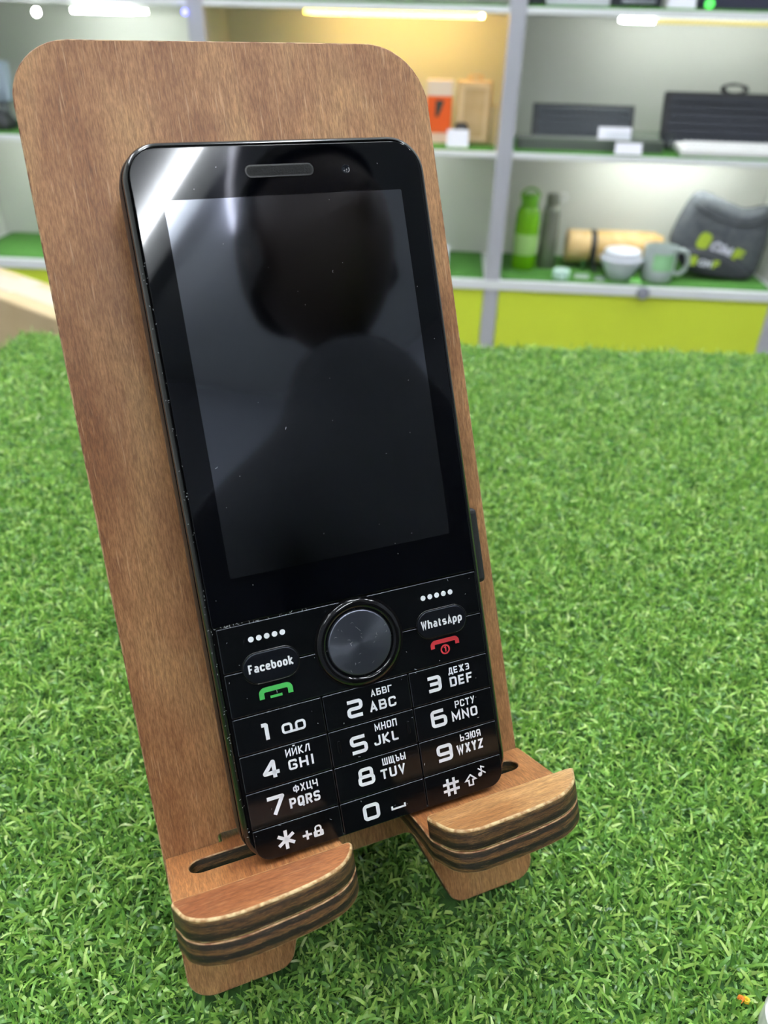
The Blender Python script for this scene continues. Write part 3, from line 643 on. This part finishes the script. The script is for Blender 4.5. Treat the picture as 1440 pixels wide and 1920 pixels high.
def led(x0, x1, z, y, mt, label):
    r = empty('led_strip', CAB @ Matrix.Translation((0, y * MM, z * MM)), label, 'led light', 'led strips under the cabinet shelves')
    lathe('light_tube', [(0, x0), (4.5, x0 + 1), (4.5, x1 - 1), (0, x1)], mt, r, 12, axis='x')
    box('holder', x0, x1, 1, 6, 3.5, 5.5, M_shelf, r)
    return r
def emit_seg(name, col, s):
    """strip of single diodes behind a clear cover"""
    mt = mat(name, (240, 240, 235), 0.4, emit=(col, s)); nt = mt.node_tree; p = nt.nodes['Principled BSDF']
    tc = nt.nodes.new('ShaderNodeTexCoord'); wv = nt.nodes.new('ShaderNodeTexWave'); wv.inputs['Scale'].default_value = 26; wv.bands_direction = 'X'
    ma = nt.nodes.new('ShaderNodeMath'); ma.operation = 'MULTIPLY_ADD'; ma.inputs[1].default_value = s * 0.7; ma.inputs[2].default_value = s * 0.5
    nt.links.new(tc.outputs['Object'], wv.inputs['Vector']); nt.links.new(wv.outputs['Fac'], ma.inputs[0]); nt.links.new(ma.outputs[0], p.inputs['Emission Strength'])
    return mt
L_w = emit_seg('led_white', (0.96, 1.0, 0.95, 1), LED_WHITE); L_y = emit_seg('led_warm', (1.0, 0.74, 0.1, 1), 5.0)
L_d = emit_seg('led_dim_yellow', (1.0, 0.86, 0.3, 1), 0.55)
L_d.node_tree.nodes['Principled BSDF'].inputs['Base Color'].default_value = lin(150, 140, 84)
led(-945, -790, 96, 16, L_w, 'short white led strip under the top shelf of the far left bay')
led(-372, 48, 106, 16, L_y, 'warm yellow led strip under the top shelf of the middle bay')
led(372, 452, 106, 16, L_w, 'bright white led strip under the top shelf of the right bay')
led(452, 860, 104, 16, L_d, 'dim yellowish led strip continuing the white one in the right bay')
for x0, x1, mt_, lb in ((-1000, -800, emit_seg('fill_white_half', (0.96, 1, 0.95, 1), LED_WHITE * .4), 'far left'), (-380, 60, emit_seg('fill_warm_soft', (1.0, 0.62, 0.2, 1), LED_WARM * .9), 'middle'), (400, 860, emit_seg('fill_white_dim', (0.96, 1, 0.95, 1), LED_WHITE * .36), 'right')):  # extra strips hidden behind the front ones, added to brighten the bay walls
    led(x0, x1, {'far left': 97.5, 'middle': 106.2, 'right': 104.5}[lb], 140, mt_, f'added fill strip hidden further back under the top shelf of the {lb} bay')
for x0, x1, lb in ((-1240, -900, 'far left'), (-430, -60, 'middle'), (420, 800, 'right')):
    led(x0, x1, -206.5, 110, L_w if lb != 'middle' else emit_seg('led_white_soft', (0.95, 1.0, 0.95, 1), LED_WHITE * .5), f'white led strip hidden under the middle shelf of the {lb} bay')
o = lathe('indicator_lamp', [(0, 0), (5, 0), (6, 2), (4, 5), (0, 6)], mat('blue_lamp', (40, 40, 255), .4, emit=((0.12, 0.12, 1, 1), 6)), None, 16, axis='y')
o.matrix_world = CAB @ Matrix.Translation((-658 * MM, -6 * MM, 99 * MM)); tag(o, 'tiny blue indicator lamp on the cabinet post at the left', 'indicator lamp')
o = lathe('indicator_lamp', [(0, 0), (8, 0), (9, 2), (6, 6), (0, 7)], L_w, None, 16, axis='y')
o.matrix_world = CAB @ Matrix.Translation((-1032 * MM, 6 * MM, 91 * MM)); tag(o, 'small round white spot lamp left of the short led strip', 'spot lamp')

def place(name, x, y, z, label, cat, rz=0.0, group=None, rx=0.0, ry=0.0):
    return empty(name, CAB @ Matrix.Translation((x * MM, y * MM, z * MM)) @ Matrix.Rotation(math.radians(rz), 4, 'Z') @ Matrix.Rotation(math.radians(ry), 4, 'Y') @ Matrix.Rotation(math.radians(rx), 4, 'X'), label, cat, group)
M_blk = mat('black_plastic', (30, 33, 36), 0.45); M_kb = mat('keyboard_dark', (22, 30, 34), 0.5); M_keycap = mat('keycap_dark', (46, 54, 62), 0.5)
M_white = mat('white_plastic', (228, 228, 226), 0.45); M_paper = mat('tag_paper', (226, 226, 236), 0.7); M_grey = mat('grey_plastic', (120, 124, 126), 0.5)
M_kraft = mat('kraft_board', (206, 178, 134), 0.75, noise=(30, (190, 160, 116), 0.3, 0.7)); M_beige = mat('beige_board', (220, 194, 152), 0.7)
M_orange = mat('orange_card', (226, 92, 34), 0.5); M_text = mat('print_dark', (52, 52, 56), 0.7)
# keyboards -----------------------------------------------------------
def keyboard(o, w, d, h, body, cap, cols, rows_, kh=5, pitch=None):
    """lies in its own x (width) / y (depth); keys on top, one mesh"""
    bm = bmesh.new(); add_box(bm, 0, w, 0, d, 0, h, 3); from_bm('case', bm, body, o)
    bm = bmesh.new(); mw, md = 12, 10; cw, cd = (w - 2 * mw) / cols, (d - 2 * md) / rows_
    for i in range(cols):
        for j in range(rows_):
            sh = (j % 2) * cw * .3
            x0, x1 = mw + i * cw + sh + 1.6, min(mw + (i + 1) * cw + sh - 1.6, w - 6)
            if x1 - x0 < 3: continue
            add_box(bm, x0, x1, md + j * cd + 1.6, md + (j + 1) * cd - 1.6, h - .5, h + kh, 1.2, seg=1)
    from_bm('keys', bm, cap, o)
k1 = place('keyboard', 207, 118, MS + 2, 'dark compact keyboard leaning behind the flat box on the middle shelf', 'keyboard', rx=65)
keyboard(k1, 262, 100, 16, M_kb, M_keycap, 14, 5)
k2 = place('keyboard', 540, 120, MS + 2, 'large black keyboard leaning upright behind the white keyboard', 'keyboard', rx=72)
keyboard(k2, 345, 134, 18, mat('keyboard_black', (20, 22, 28), .5), mat('keycap_black', (38, 42, 52), .5), 20, 6)
k3 = place('keyboard', 574, 14, MS, 'white keyboard lying flat in front of the large black one', 'keyboard', rx=5)
keyboard(k3, 300, 82, 17, M_white, mat('keycap_white', (214, 214, 214), .5), 18, 4, 5)
fb = place('flat_box', 170, 40, MS, 'long flat dark box lying in front of the leaning compact keyboard', 'box')
box('carton', 0, 366, 0, 62, 0, 27, mat('dark_carton', (84, 90, 84), .55), fb, 2); box('lid_edge', -.6, 366.6, -.6, 62.6, 20, 27.6, mat('dark_lid', (96, 102, 94), .5), fb, 1)
ac = place('acrylic_case', 452, 30, MS, 'clear acrylic case standing over the right end of the flat box', 'acrylic case')
bm = bmesh.new()
for a in ((-66, 104, -4, -2, 0, 44), (-66, 104, 74, 76, 30.5, 44), (102, 104, -2, 74, 0, 44), (-66, 104, -4, 76, 44, 46)): add_box(bm, *a)
from_bm('shell', bm, mat('clear_acrylic', (236, 244, 242), .05, trans=1.0, ior=1.2, alpha=.35), ac)
def price_tag(x, y, z, w, h, label, rx=-18, back=M_paper):
    o = place('price_tag', x, y, z, label, 'price tag', group='price tags on the cabinet shelves')
    box('card', -w / 2, w / 2, 0, 1.2, 0, h, back, o, .4, Matrix.Rotation(math.radians(rx), 4, 'X'))
    bm = bmesh.new(); add_box(bm, -w / 2, w / 2, -2, h * .5, -.2, 1.5, .4); from_bm('foot', bm, M_white, o)
    return o
price_tag(410, 44, MS + 28.5, 82, 29, 'white price tag standing on top of the flat dark box')
price_tag(444, 8, MS, 66, 27, 'white price tag on the shelf edge before the clear case')
price_tag(14, 30, MS, 56, 42, 'pale grey price tag before the small dark watch box')
price_tag(1, 60, BS, 18, 70, 'narrow white card at the right end of the middle bottom shelf, beside the post')
sb = place('watch_box', 2, 62, MS, 'small dark rounded watch box behind the pale grey price tag', 'box')
ring_loft('case', [[(x, y, z) for x, y in rrect(0 + i, 38 - i, 0 + i, 34 - i, 9)] for i, z in ((2, 0), (0, 3), (0, 40), (4, 50), (10, 53))], M_blk, sb)
box('latch', 14, 24, -2, 1, 24, 34, M_grey, sb, 1)
ob = place('product_box', -72, 100, MS, 'orange product box with white top band at the edge of the wooden stand', 'box')
box('carton', 0, 66, 0, 48, 0, 110, M_orange, ob, 1); box('top_band', -.5, 66.5, -.5, 48.5, 110, 146, mat('white_card', (232, 214, 200), .6), ob, 1)
box('bottom_band', -.5, 66.5, -.5, 48.5, -.1, 24, mat('pink_card', (236, 200, 180), .6), ob, 1)
mesh('print', [(24, -.8, 100), (46, -.8, 100), (32, -.8, 62), (24, -.8, 62)], [(0, 1, 2, 3)], mat('print_black', (58, 60, 56), .6), ob)
wb = place('wooden_box', 6, 100, MS, 'tall tan wooden box with framed front on the middle shelf', 'box')
bm = bmesh.new(); add_box(bm, 0, 90, 0, 60, 0, 146, 3); from_bm('case', bm, M_kraft, wb)
bm = bmesh.new()
for a in ((6, 18, -3, 0, 6, 140), (72, 84, -3, 0, 6, 140), (18, 72, -3, 0, 128, 140), (18, 72, -3, 0, 6, 18)): add_box(bm, *a, .8)
from_bm('front_frame', bm, M_beige, wb)
plate('top_handle', [fillet([(20, 146), (70, 146), (62, 160), (28, 160)], 5), rrect(36, 54, 149, 155, 2.5)], 24, 36, 'xz', M_beige, wb, 1)
bb = place('small_carton', 98.5, 92, MS, 'short beige carton between the wooden box and the post', 'box')
box('carton', 0, 15, 0, 50, 0, 92, mat('beige_carton', (190, 172, 130), .7), bb, 1); box('flap', -.5, 15.5, -.5, 30, 90, 93, M_beige, bb, .5)
# cable on the big keyboard
pts = []
for i in range(90):
    a = i / 90 * 2 * math.pi * 3; r = 24 + 4 * math.sin(i * .7)
    pts.append((r * 1.25 * math.cos(a), 5 * math.sin(i * .33), 9 + r * .33 * math.sin(a) + 3 * math.sin(i * .2)))
o = tube('cable_coil', pts, 2.2, M_blk); o.matrix_world = CAB @ Matrix.Translation((712 * MM, 152 * MM, -46 * MM)); tag(o, 'black cable coil lying on top of the large keyboard', 'cable')
# bottom shelf, right bay ---------------------------------------------
gb = place('water_bottle', 226, 130, BS, 'tall lime green water bottle by the aluminium post', 'bottle')
M_gb = mat('green_bottle', (120, 190, 20), .25, trans=.25)
lathe('body', [(0, 0), (31, 0), (34, 4), (34, 128), (32, 152), (26, 166), (22, 170)], M_gb, gb, 40)
lathe('cap', [(22, 168), (24, 170), (24, 194), (19, 200), (0, 200)], mat('green_cap', (98, 165, 26), .35), gb, 40)
tube('carry_loop', [(-21, 0, 182), (-25, 0, 200), (-14, 0, 212), (0, 0, 216), (14, 0, 212), (25, 0, 200), (21, 0, 182)], 3.2, M_gb, gb)
lathe('label_band', [(34.2, 42), (34.4, 43), (34.4, 96), (34.2, 97)], mat('bottle_print', (150, 190, 110), .5), gb, 40)
gy = place('water_bottle', 292, 150, BS, 'slim grey steel bottle beside the green one', 'bottle')
M_st = mat('brushed_steel', (128, 132, 120), .4, .5)
lathe('body', [(0, 0), (22, 0), (24, 3), (24, 150), (20, 166), (16, 170)], M_st, gy, 36)
lathe('cap', [(17, 169), (18, 171), (18, 196), (14, 200), (0, 200)], mat('grey_cap', (120, 124, 112), .4), gy, 36)
tube('cap_ring', [(26 + 10 * math.cos(a), 0, 192 + 10 * math.sin(a)) for a in [i * math.pi / 10 for i in range(20)]], 3, M_white, gy, True)
fk = place('bamboo_flask', 351, 172, BS + 57.5, 'bamboo flask lying on its side on a small support, dark strap round it', 'flask')
M_bam = mat('bamboo', (214, 182, 126), .5, noise=(40, (196, 160, 100), .35, .65))
lathe('body', [(0, 72), (44, 72), (46, 76), (46, 242), (42, 248), (36, 250)], M_bam, fk, 48, axis='x')
lathe('lid', [(0, -4), (40, -4), (45, 0), (45, 58), (43, 62), (0, 62)], mat('bamboo_lid', (220, 190, 138), .5, noise=(40, (204, 170, 112), .35, .65)), fk, 48, axis='x')
lathe('collar', [(44, 61), (46.6, 62), (46.6, 77), (44, 78)], mat('dark_collar', (46, 42, 34), .5), fk, 48, axis='x')
lathe('base_cap', [(36, 248), (38, 250), (38, 262), (34, 266), (0, 266)], M_bam, fk, 48, axis='x')
tube('strap', [(66, -30, 32), (67, -44, 8), (72, -49, -20), (76, -52, -52), (84, -58, -55)], 4, M_blk, fk)
M_sup = mat('support_green', (52, 92, 44), .6)
for x in (40, 200): box('support', x, x + 14, -36, 36, -57, -30, M_sup, fk, 2)
wc = place('sugar_bowl', 488, 63, BS, 'white lidded bowl tapering to its foot before the bamboo flask', 'bowl')
lathe('bowl', [(0, 0), (30, 0), (33, 4), (36, 12), (55, 44), (57, 52), (0, 52)], mat('pale_ceramic', (176, 190, 190), .35), wc, 40)
lathe('lid', [(58, 52), (58, 57), (50, 58), (50, 74), (46, 78), (0, 78)], mat('bowl_lid', (200, 204, 212), .4), wc, 40)
mg = place('mug', 590, 60, BS, 'frosted glass mug with green print beside the dark bag', 'mug')
M_mug = mat('frosted_glass', (190, 202, 200), .3, trans=.3)
lathe('cup', [(0, 0), (36, 0), (40, 4), (43, 30), (45, 92), (42, 92), (40, 30), (36, 6), (0, 5)], M_mug, mg, 48)
tube('handle', [(42, 0, 80), (56, 0, 84), (72, 0, 74), (78, 0, 52), (72, 0, 30), (58, 0, 18), (41, 0, 22)], 6, M_mug, mg)
vs, fs = [], []
for i in range(13):
    a = math.radians(-125 + i * 6.5)
    for z in (34, 78): vs.append(((44.6 if z > 50 else 43.6) * math.cos(a), (44.6 if z > 50 else 43.6) * math.sin(a), z))
for i in range(12): fs.append((2 * i, 2 * i + 2, 2 * i + 3, 2 * i + 1))
mesh('print', vs, fs, mat('mug_print', (140, 190, 140), .5), mg, True)
tl_ = place('tape_roll', 325, 36, BS, 'small pale teal roll at the front edge of the bottom shelf', 'roll')
lathe('roll', [(9, 0), (22, 0), (23, 2), (23, 22), (22, 24), (9, 24), (9, 0)], mat('pale_teal', (176, 208, 194), .5), tl_, 36)
lathe('core', [(6, 1), (9, 1), (9, 23), (6, 23), (6, 1)], M_white, tl_, 24)
for x, y, w, h, cl, lb in ((385, 46, 40, 12, (120, 138, 122), 'low grey-green card lying between the teal roll and the bowl'), (432, 34, 26, 10, (104, 116, 112), 'dark grey small card just left of the white bowl'), (528, 22, 30, 16, (96, 180, 60), 'bright green small tag between the bowl and the mug')):
    price_tag(x, y, BS, w, h, lb, rx=-40, back=mat('tag_colour', cl, .6))
# dark fabric bag with folded flap
bag = place('laptop_bag', 0, 0, BS, 'dark grey fabric bag with lime and white logo slumped on the shelf', 'bag')
M_fab = mat('bag_fabric', (74, 78, 84), .8, noise=(60, (94, 99, 104), .3, .75), bump=(700, .3, .001)); M_fab2 = mat('bag_fabric_dark', (52, 55, 59), .8, bump=(700, .3, .001))
out = [(625, -402), (634, -358), (645, -325), (657, -298), (668, -284), (683, -278), (710, -284), (750, -299), (783, -311), (806, -317), (835, -316), (860, -309), (876, -312), (884, -340), (887, -400), (886, -460), (880, -490), (870, -501), (850, -502), (800, -499), (740, -494), (690, -484), (655, -458), (632, -428)]
out = [(x, z - BS) for x, z in out]
def puffy(name, loop, y, th, m, parent, steps=5):
    n = len(loop); lp = catmull(loop, 3); c = Vector((sum(p[0] for p in lp) / len(lp), sum(p[1] for p in lp) / len(lp)))
    rings = []
    prof = [(math.cos(t), math.sin(t)) for t in [math.pi / 2 * (1 - k / steps) * .97 for k in range(steps + 1)]]
    def ring(sc, off):
        return [(c.x + (p[0] - c.x) * sc, y + off + 1.5 * math.sin(p[0] * .03) * math.cos(p[1] * .03), max(c.y + (p[1] - c.y) * sc, .4)) for p in lp]
    for cs, sn in prof: rings.append(ring(.2 + .8 * cs ** .55 if cs > 0 else .2, -th / 2 * sn))
    for cs, sn in reversed(prof[:-1]): rings.append(ring(.2 + .8 * cs ** .55 if cs > 0 else .2, th / 2 * sn))
    return ring_loft(name, rings, m, parent)
puffy('bag_body', out, 135, 84, M_fab, bag)
flap = [(640, 78), (690, 84), (745, 78), (790, 62), (832, 34), (858, 14), (848, 4), (800, 3), (740, 8), (690, 18), (655, 40)]
puffy('lower_fold', flap, 92, 34, M_fab2, bag)
tube('seam', [(662, 104, 196), (690, 98, 178), (731, 95, 160), (773, 93, 149), (803, 92, 145), (836, 93, 150), (868, 97, 164)], 2.5, M_fab2, bag)
M_ll = mat('logo_lime', (176, 200, 60), .7); M_lw = mat('logo_white', (214, 214, 228), .7)
def logo(x, z, s, y, rot):
    def tr(it): 
        vs, fs = it; a = math.radians(rot)
        return [(x + (p[0] * math.cos(a) - p[1] * math.sin(a)) * s, z + (p[0] * math.sin(a) + p[1] * math.cos(a)) * s) for p in vs], fs
    marks('logo_mark', [tr((rrect(0, 30, 0, 38, 12), [tuple(range(36))])), ], y, M_ll, bag, 'xz')
    marks('logo_letters', [tr(text2d('GM', 36, 88, 4, 27, .05))], y, M_lw, bag, 'xz')
    marks('logo_end_letter', [tr(text2d('F', 93, 116, 4, 32, .05))], y, M_ll, bag, 'xz')
logo(682, 89, 1.18, 88, -20)
logo(672, 42, .72, 73.5, -8)
# far left bay ---------------------------------------------------------
lg = place('white_router', -1262, 110, MS, 'pale blue-grey device standing on the middle shelf at the left edge', 'device')
ring_loft('case', [[(x, y, z) for x, y in rrect(i, 62 - i, i, 40 - i, 10)] for i, z in ((3, 62), (0, 66), (0, 154), (3, 158))], mat('blue_grey', (150, 164, 178), .5), lg)
box('stand', 20, 42, 10, 30, 0, 64, M_grey, lg, 2)
lb = place('black_device', -1292, 28, MS, 'black low device before the pale one at the left edge', 'device')
ring_loft('case', [[(x, y, z) for x, y in rrect(i, 110 - i, i, 70 - i, 8)] for i, z in ((3, 0), (0, 4), (0, 18), (16, 46), (22, 48))], M_blk, lb); box('screen', 30, 80, 2, 4, 22, 40, mat('dark_screen', (20, 26, 36), .1), lb, .5, Matrix.Rotation(-.3, 4, 'X'))
# things on the top shelf ---------------------------------------------
def top_item(name, x0, x1, y0, y1, h, col, label, cat='box', lid=None):
    o = place(name, x0, y0, TS, label, cat)
    bm = bmesh.new(); add_box(bm, 0, x1 - x0, 0, y1 - y0, 0, h, 2); from_bm('carton', bm, mat(name + '_colour', col, .5), o)
    box('lid', -1, x1 - x0 + 1, -1, y1 - y0 + 1, h * .7, h + 1, mat(name + '_lid', lid or tuple(min(255, int(c * 1.15) + 6) for c in col), .5), o, 1)
    return o
top_item('dark_box', 160, 198, 40, 180, 46, (44, 48, 54), 'small dark box on the top shelf by the right-hand post')
top_item('paper_box', 200, 346, 30, 150, 22, (200, 202, 210), 'flat white box on the top shelf right of the small dark box')
top_item('headset_box', 352, 472, 60, 200, 60, (40, 42, 50), 'dark box behind the grey coil on the top shelf')
o = tube('grey_cable', [(30 * math.cos(a) * (1 + .25 * math.sin(a * 2.3)), 14 * math.sin(a), 5 + 5 * abs(math.sin(a * 1.7))) for a in [i * .21 for i in range(90)]], 2.6, mat('cable_grey', (128, 132, 140), .5))
o.matrix_world = CAB @ Matrix.Translation((412 * MM, 36 * MM, (TS + 3) * MM)); tag(o, 'grey cable coil at the front of the top shelf', 'cable')
price_tag(510, 26, TS, 64, 46, 'large white price tag at the front of the top shelf', rx=-12)
dv = top_item('amplifier', 556, 880, 50, 220, 70, (46, 46, 64), 'wide dark violet device with a green light on the top shelf', 'device')
lathe('power_light', [(0, -4), (10, -4), (10, 0), (0, 1)], mat('green_light', (60, 200, 60), .4, emit=((.1, .8, .12, 1), 1.2)), dv, 20, center=(22, 10), axis='y')
top_item('grey_box', -1330, -1110, 60, 200, 60, (112, 124, 118), 'grey-green box at the left end of the top shelf')
top_item('red_box', -1106, -1092, 44, 160, 60, (190, 70, 66), 'thin red box on the top shelf beside the grey-green one')
top_item('lilac_box', -1086, -1036, 30, 150, 50, (196, 192, 208), 'pale lilac box on the top shelf beside the red one')
top_item('slate_box', -1026, -700, 70, 230, 60, (82, 92, 100), 'wide slate grey box on the top shelf above the white led strip')

# ------------------------------------------------------------------ carton behind the table, left
cm = Matrix.Translation((-121 * MM, 1079 * MM, (FL) * MM + TZ)) @ Matrix.Rotation(math.atan2(-103, 62), 4, 'Z')
ct = empty('shipping_carton', cm, 'tall taped cardboard carton standing behind the left end of the turf table', 'carton')
M_card = mat('cardboard', (196, 172, 132), .8, noise=(9, (206, 184, 146), .3, .7))
HC = FL * -1 - 250
box('carton', -330, 300, 0, 84, 0, HC, M_card, ct, 4)
M_tape = mat('packing_tape', (226, 218, 198), .12, spec=.8)
box('packing_tape', -331, 301, 26, 62, HC - .5, HC + .6, M_tape, ct, .2)
box('tape_end', -60, -12, 20, 74, HC + .2, HC + 1.6, M_tape, ct, .4, Matrix.Rotation(.0, 4, 'Z'))
db = empty('dark_case', Matrix.Translation((-150 * MM, 870 * MM, FL * MM + TZ)) @ Matrix.Rotation(-.9, 4, 'Z'), 'dark case standing before the cardboard carton at the left edge', 'case')
box('case', -90, 44, -60, 0, 0, -FL - 225, M_blk, db, 6); box('handle', -60, 10, -40, -20, -FL - 226, -FL - 215, M_grey, db, 3)

# ------------------------------------------------------------------ small things on the turf
sc = empty('crumpled_scrap', Matrix.Translation((94.6 * MM, -73.6 * MM, (ZT + 2.4) * MM + TZ)), 'tiny orange and yellow paper scrap on the grass at the lower right', 'paper scrap')
rs = random.Random(3)
for nm, cl, off in (('yellow_fold', (236, 190, 40), (0.5, -.3, .2)), ('orange_fold', (226, 120, 40), (-.5, .3, .4))):
    bm = bmesh.new(); bmesh.ops.create_icosphere(bm, subdivisions=2, radius=.9 * MM)
    for v in bm.verts: v.co = Vector((v.co.x * rs.uniform(.6, 1.2) + off[0] * MM, v.co.y * rs.uniform(.6, 1.2) + off[1] * MM, v.co.z * rs.uniform(.5, 1.1) + off[2] * MM))
    from_bm(nm, bm, mat(nm, cl, .6), sc)
wp = empty('white_holder', Matrix.Translation((107.5 * MM, -87 * MM, ZT * MM + TZ)) @ Matrix.Rotation(.47, 4, 'Z'), 'white plastic holder peeking in at the lower right corner', 'holder')
ring_loft('base', [[(x, y, z) for x, y in rrect(-12 + i, 12 - i, -14 + i, 14 - i, 7)] for i, z in ((1, 0), (0, 1), (0, 7), (1.2, 8.5), (3, 9))], M_white, wp)
box('slot', -9, 9, -1, 1, 8.6, 9.2, M_grey, wp, .1)

# ------------------------------------------------------------------ the photographer, mirrored in the phone glass
M_cloth = mat('dark_clothes', (26, 28, 33), .9); M_skin = mat('skin', (58, 45, 41), .6); M_hair = mat('dark_hair', (18, 16, 15), .7)  # skin tone darkened to stand in for the backlit shade on the face
def skin_obj(name, pts, edges, m, parent, levels=2, root=0):
    me = bpy.data.meshes.new(name); me.from_pydata([Vector(p[:3]) * MM for p in pts], edges, [])
    o = link(bpy.data.objects.new(name, me), parent)
    me.materials.append(m)
    md = o.modifiers.new('skin', 'SKIN'); md.use_smooth_shade = True
    for i, d in enumerate(me.skin_vertices[0].data):
        r = pts[i][3]; r = r if isinstance(r, tuple) else (r, r)
        d.radius = (r[0] * MM, r[1] * MM); d.use_root = (i == root)
    o.modifiers.new('sub', 'SUBSURF').levels = levels; o.modifiers['sub'].render_levels = levels
    return o
pe = empty('person', Matrix.Translation((0.212, -0.478, 0)) @ Matrix.Rotation(math.radians(-14), 4, 'Z') @ Matrix.Scale(.91, 4), 'person in dark clothes standing behind the camera, seen mirrored in the phone', 'person')
Hh = 996.5
P = [(0, 0, 930, (150, 105)), (0, 0, 1080, (135, 95)), (0, 0, 1230, (150, 105)), (0, 0, 1285, (118, 85)), (0, 5, 1395, (84, 70)), (0, 20, 1490, (72, 66))]
E_ = [(0, 1), (1, 2), (2, 3), (3, 4), (4, 5)]
def chain(start, pts):
    i = start
    for q in pts: P.append(q); E_.append((i, len(P) - 1)); i = len(P) - 1
    return i
for s in (-1, 1):
    chain(0, [(s * 95, 0, 860, (88, 92)), (s * 105, 10, 500, (60, 64)), (s * 108, -8, 110, (42, 46)), (s * 112, 90, 40, (40, 32))])
    w = chain(3, [(s * 160, 0, 1275, (66, 64)), (s * 205, 10, 1215, (60, 60)), (s * 205, 30, 1060, (52, 50)), (s * 110, 190, 1064, (34, 34)), (s * 70, 250, 1092, (26, 18))])
    for k, (dx, ln) in enumerate(((-16, 62), (-6, 72), (5, 76), (15, 66))):       # four curled fingers
        chain(w, [(s * (70 + dx), 290, 1104 - k * 2, (9, 9)), (s * (66 + dx), 290 + ln * .4, 1098, (8.5, 8.5)), (s * (60 + dx), 290 + ln * .55, 1076, (7.5, 7.5))])
    chain(w, [(s * 44, 262, 1114, (10, 10)), (s * 30, 286, 1126, (9, 9))])          # thumb
skin_obj('body', P, E_, M_cloth, pe)
hd = bmesh.new(); bmesh.ops.create_uvsphere(hd, u_segments=32, v_segments=24, radius=1)
for v in hd.verts:
    x, y, z = v.co; jaw = 1 - .28 * max(0, -z) ** 1.5
    fy = y * 96 * (1 - .1 * max(0, -z)); 
    nose = 24 * math.exp(-((x * 78) / 13) ** 2 - ((z + .12) / .16) ** 2) if y > 0 else 0
    brow = 5 * math.exp(-((z - .16) / .1) ** 2) if y > 0 else 0
    eye = -7 * (math.exp(-((abs(x * 78) - 32) / 14) ** 2 - ((z - .03) / .09) ** 2)) if y > 0 else 0
    mouth = 5 * math.exp(-((x * 78) / 26) ** 2 - ((z + .48) / .07) ** 2) if y > 0 else 0
    v.co = Vector((x * 78 * jaw, fy + nose + brow + eye + mouth + 25, z * 122 + 1600)) * MM
from_bm('head', hd, M_skin, pe, True)
hr = bmesh.new(); bmesh.ops.create_uvsphere(hr, u_segments=32, v_segments=20, radius=1)
bmesh.ops.delete(hr, geom=[v for v in hr.verts if v.co.z < -.35 or (v.co.y > .35 and v.co.z < .45)], context='VERTS')
for v in hr.verts: v.co = Vector((v.co.x * 88, v.co.y * 108 + 21, v.co.z * 134 + 1602)) * MM
from_bm('hair', hr, M_hair, pe, True)
for s in (-1, 1):
    eb = bmesh.new(); bmesh.ops.create_uvsphere(eb, u_segments=16, v_segments=10, radius=1)
    for v in eb.verts: v.co = Vector((s * 79 + v.co.x * 9, 20 + v.co.y * 18, 1592 + v.co.z * 31)) * MM
    from_bm('ear', eb, M_skin, pe, True)
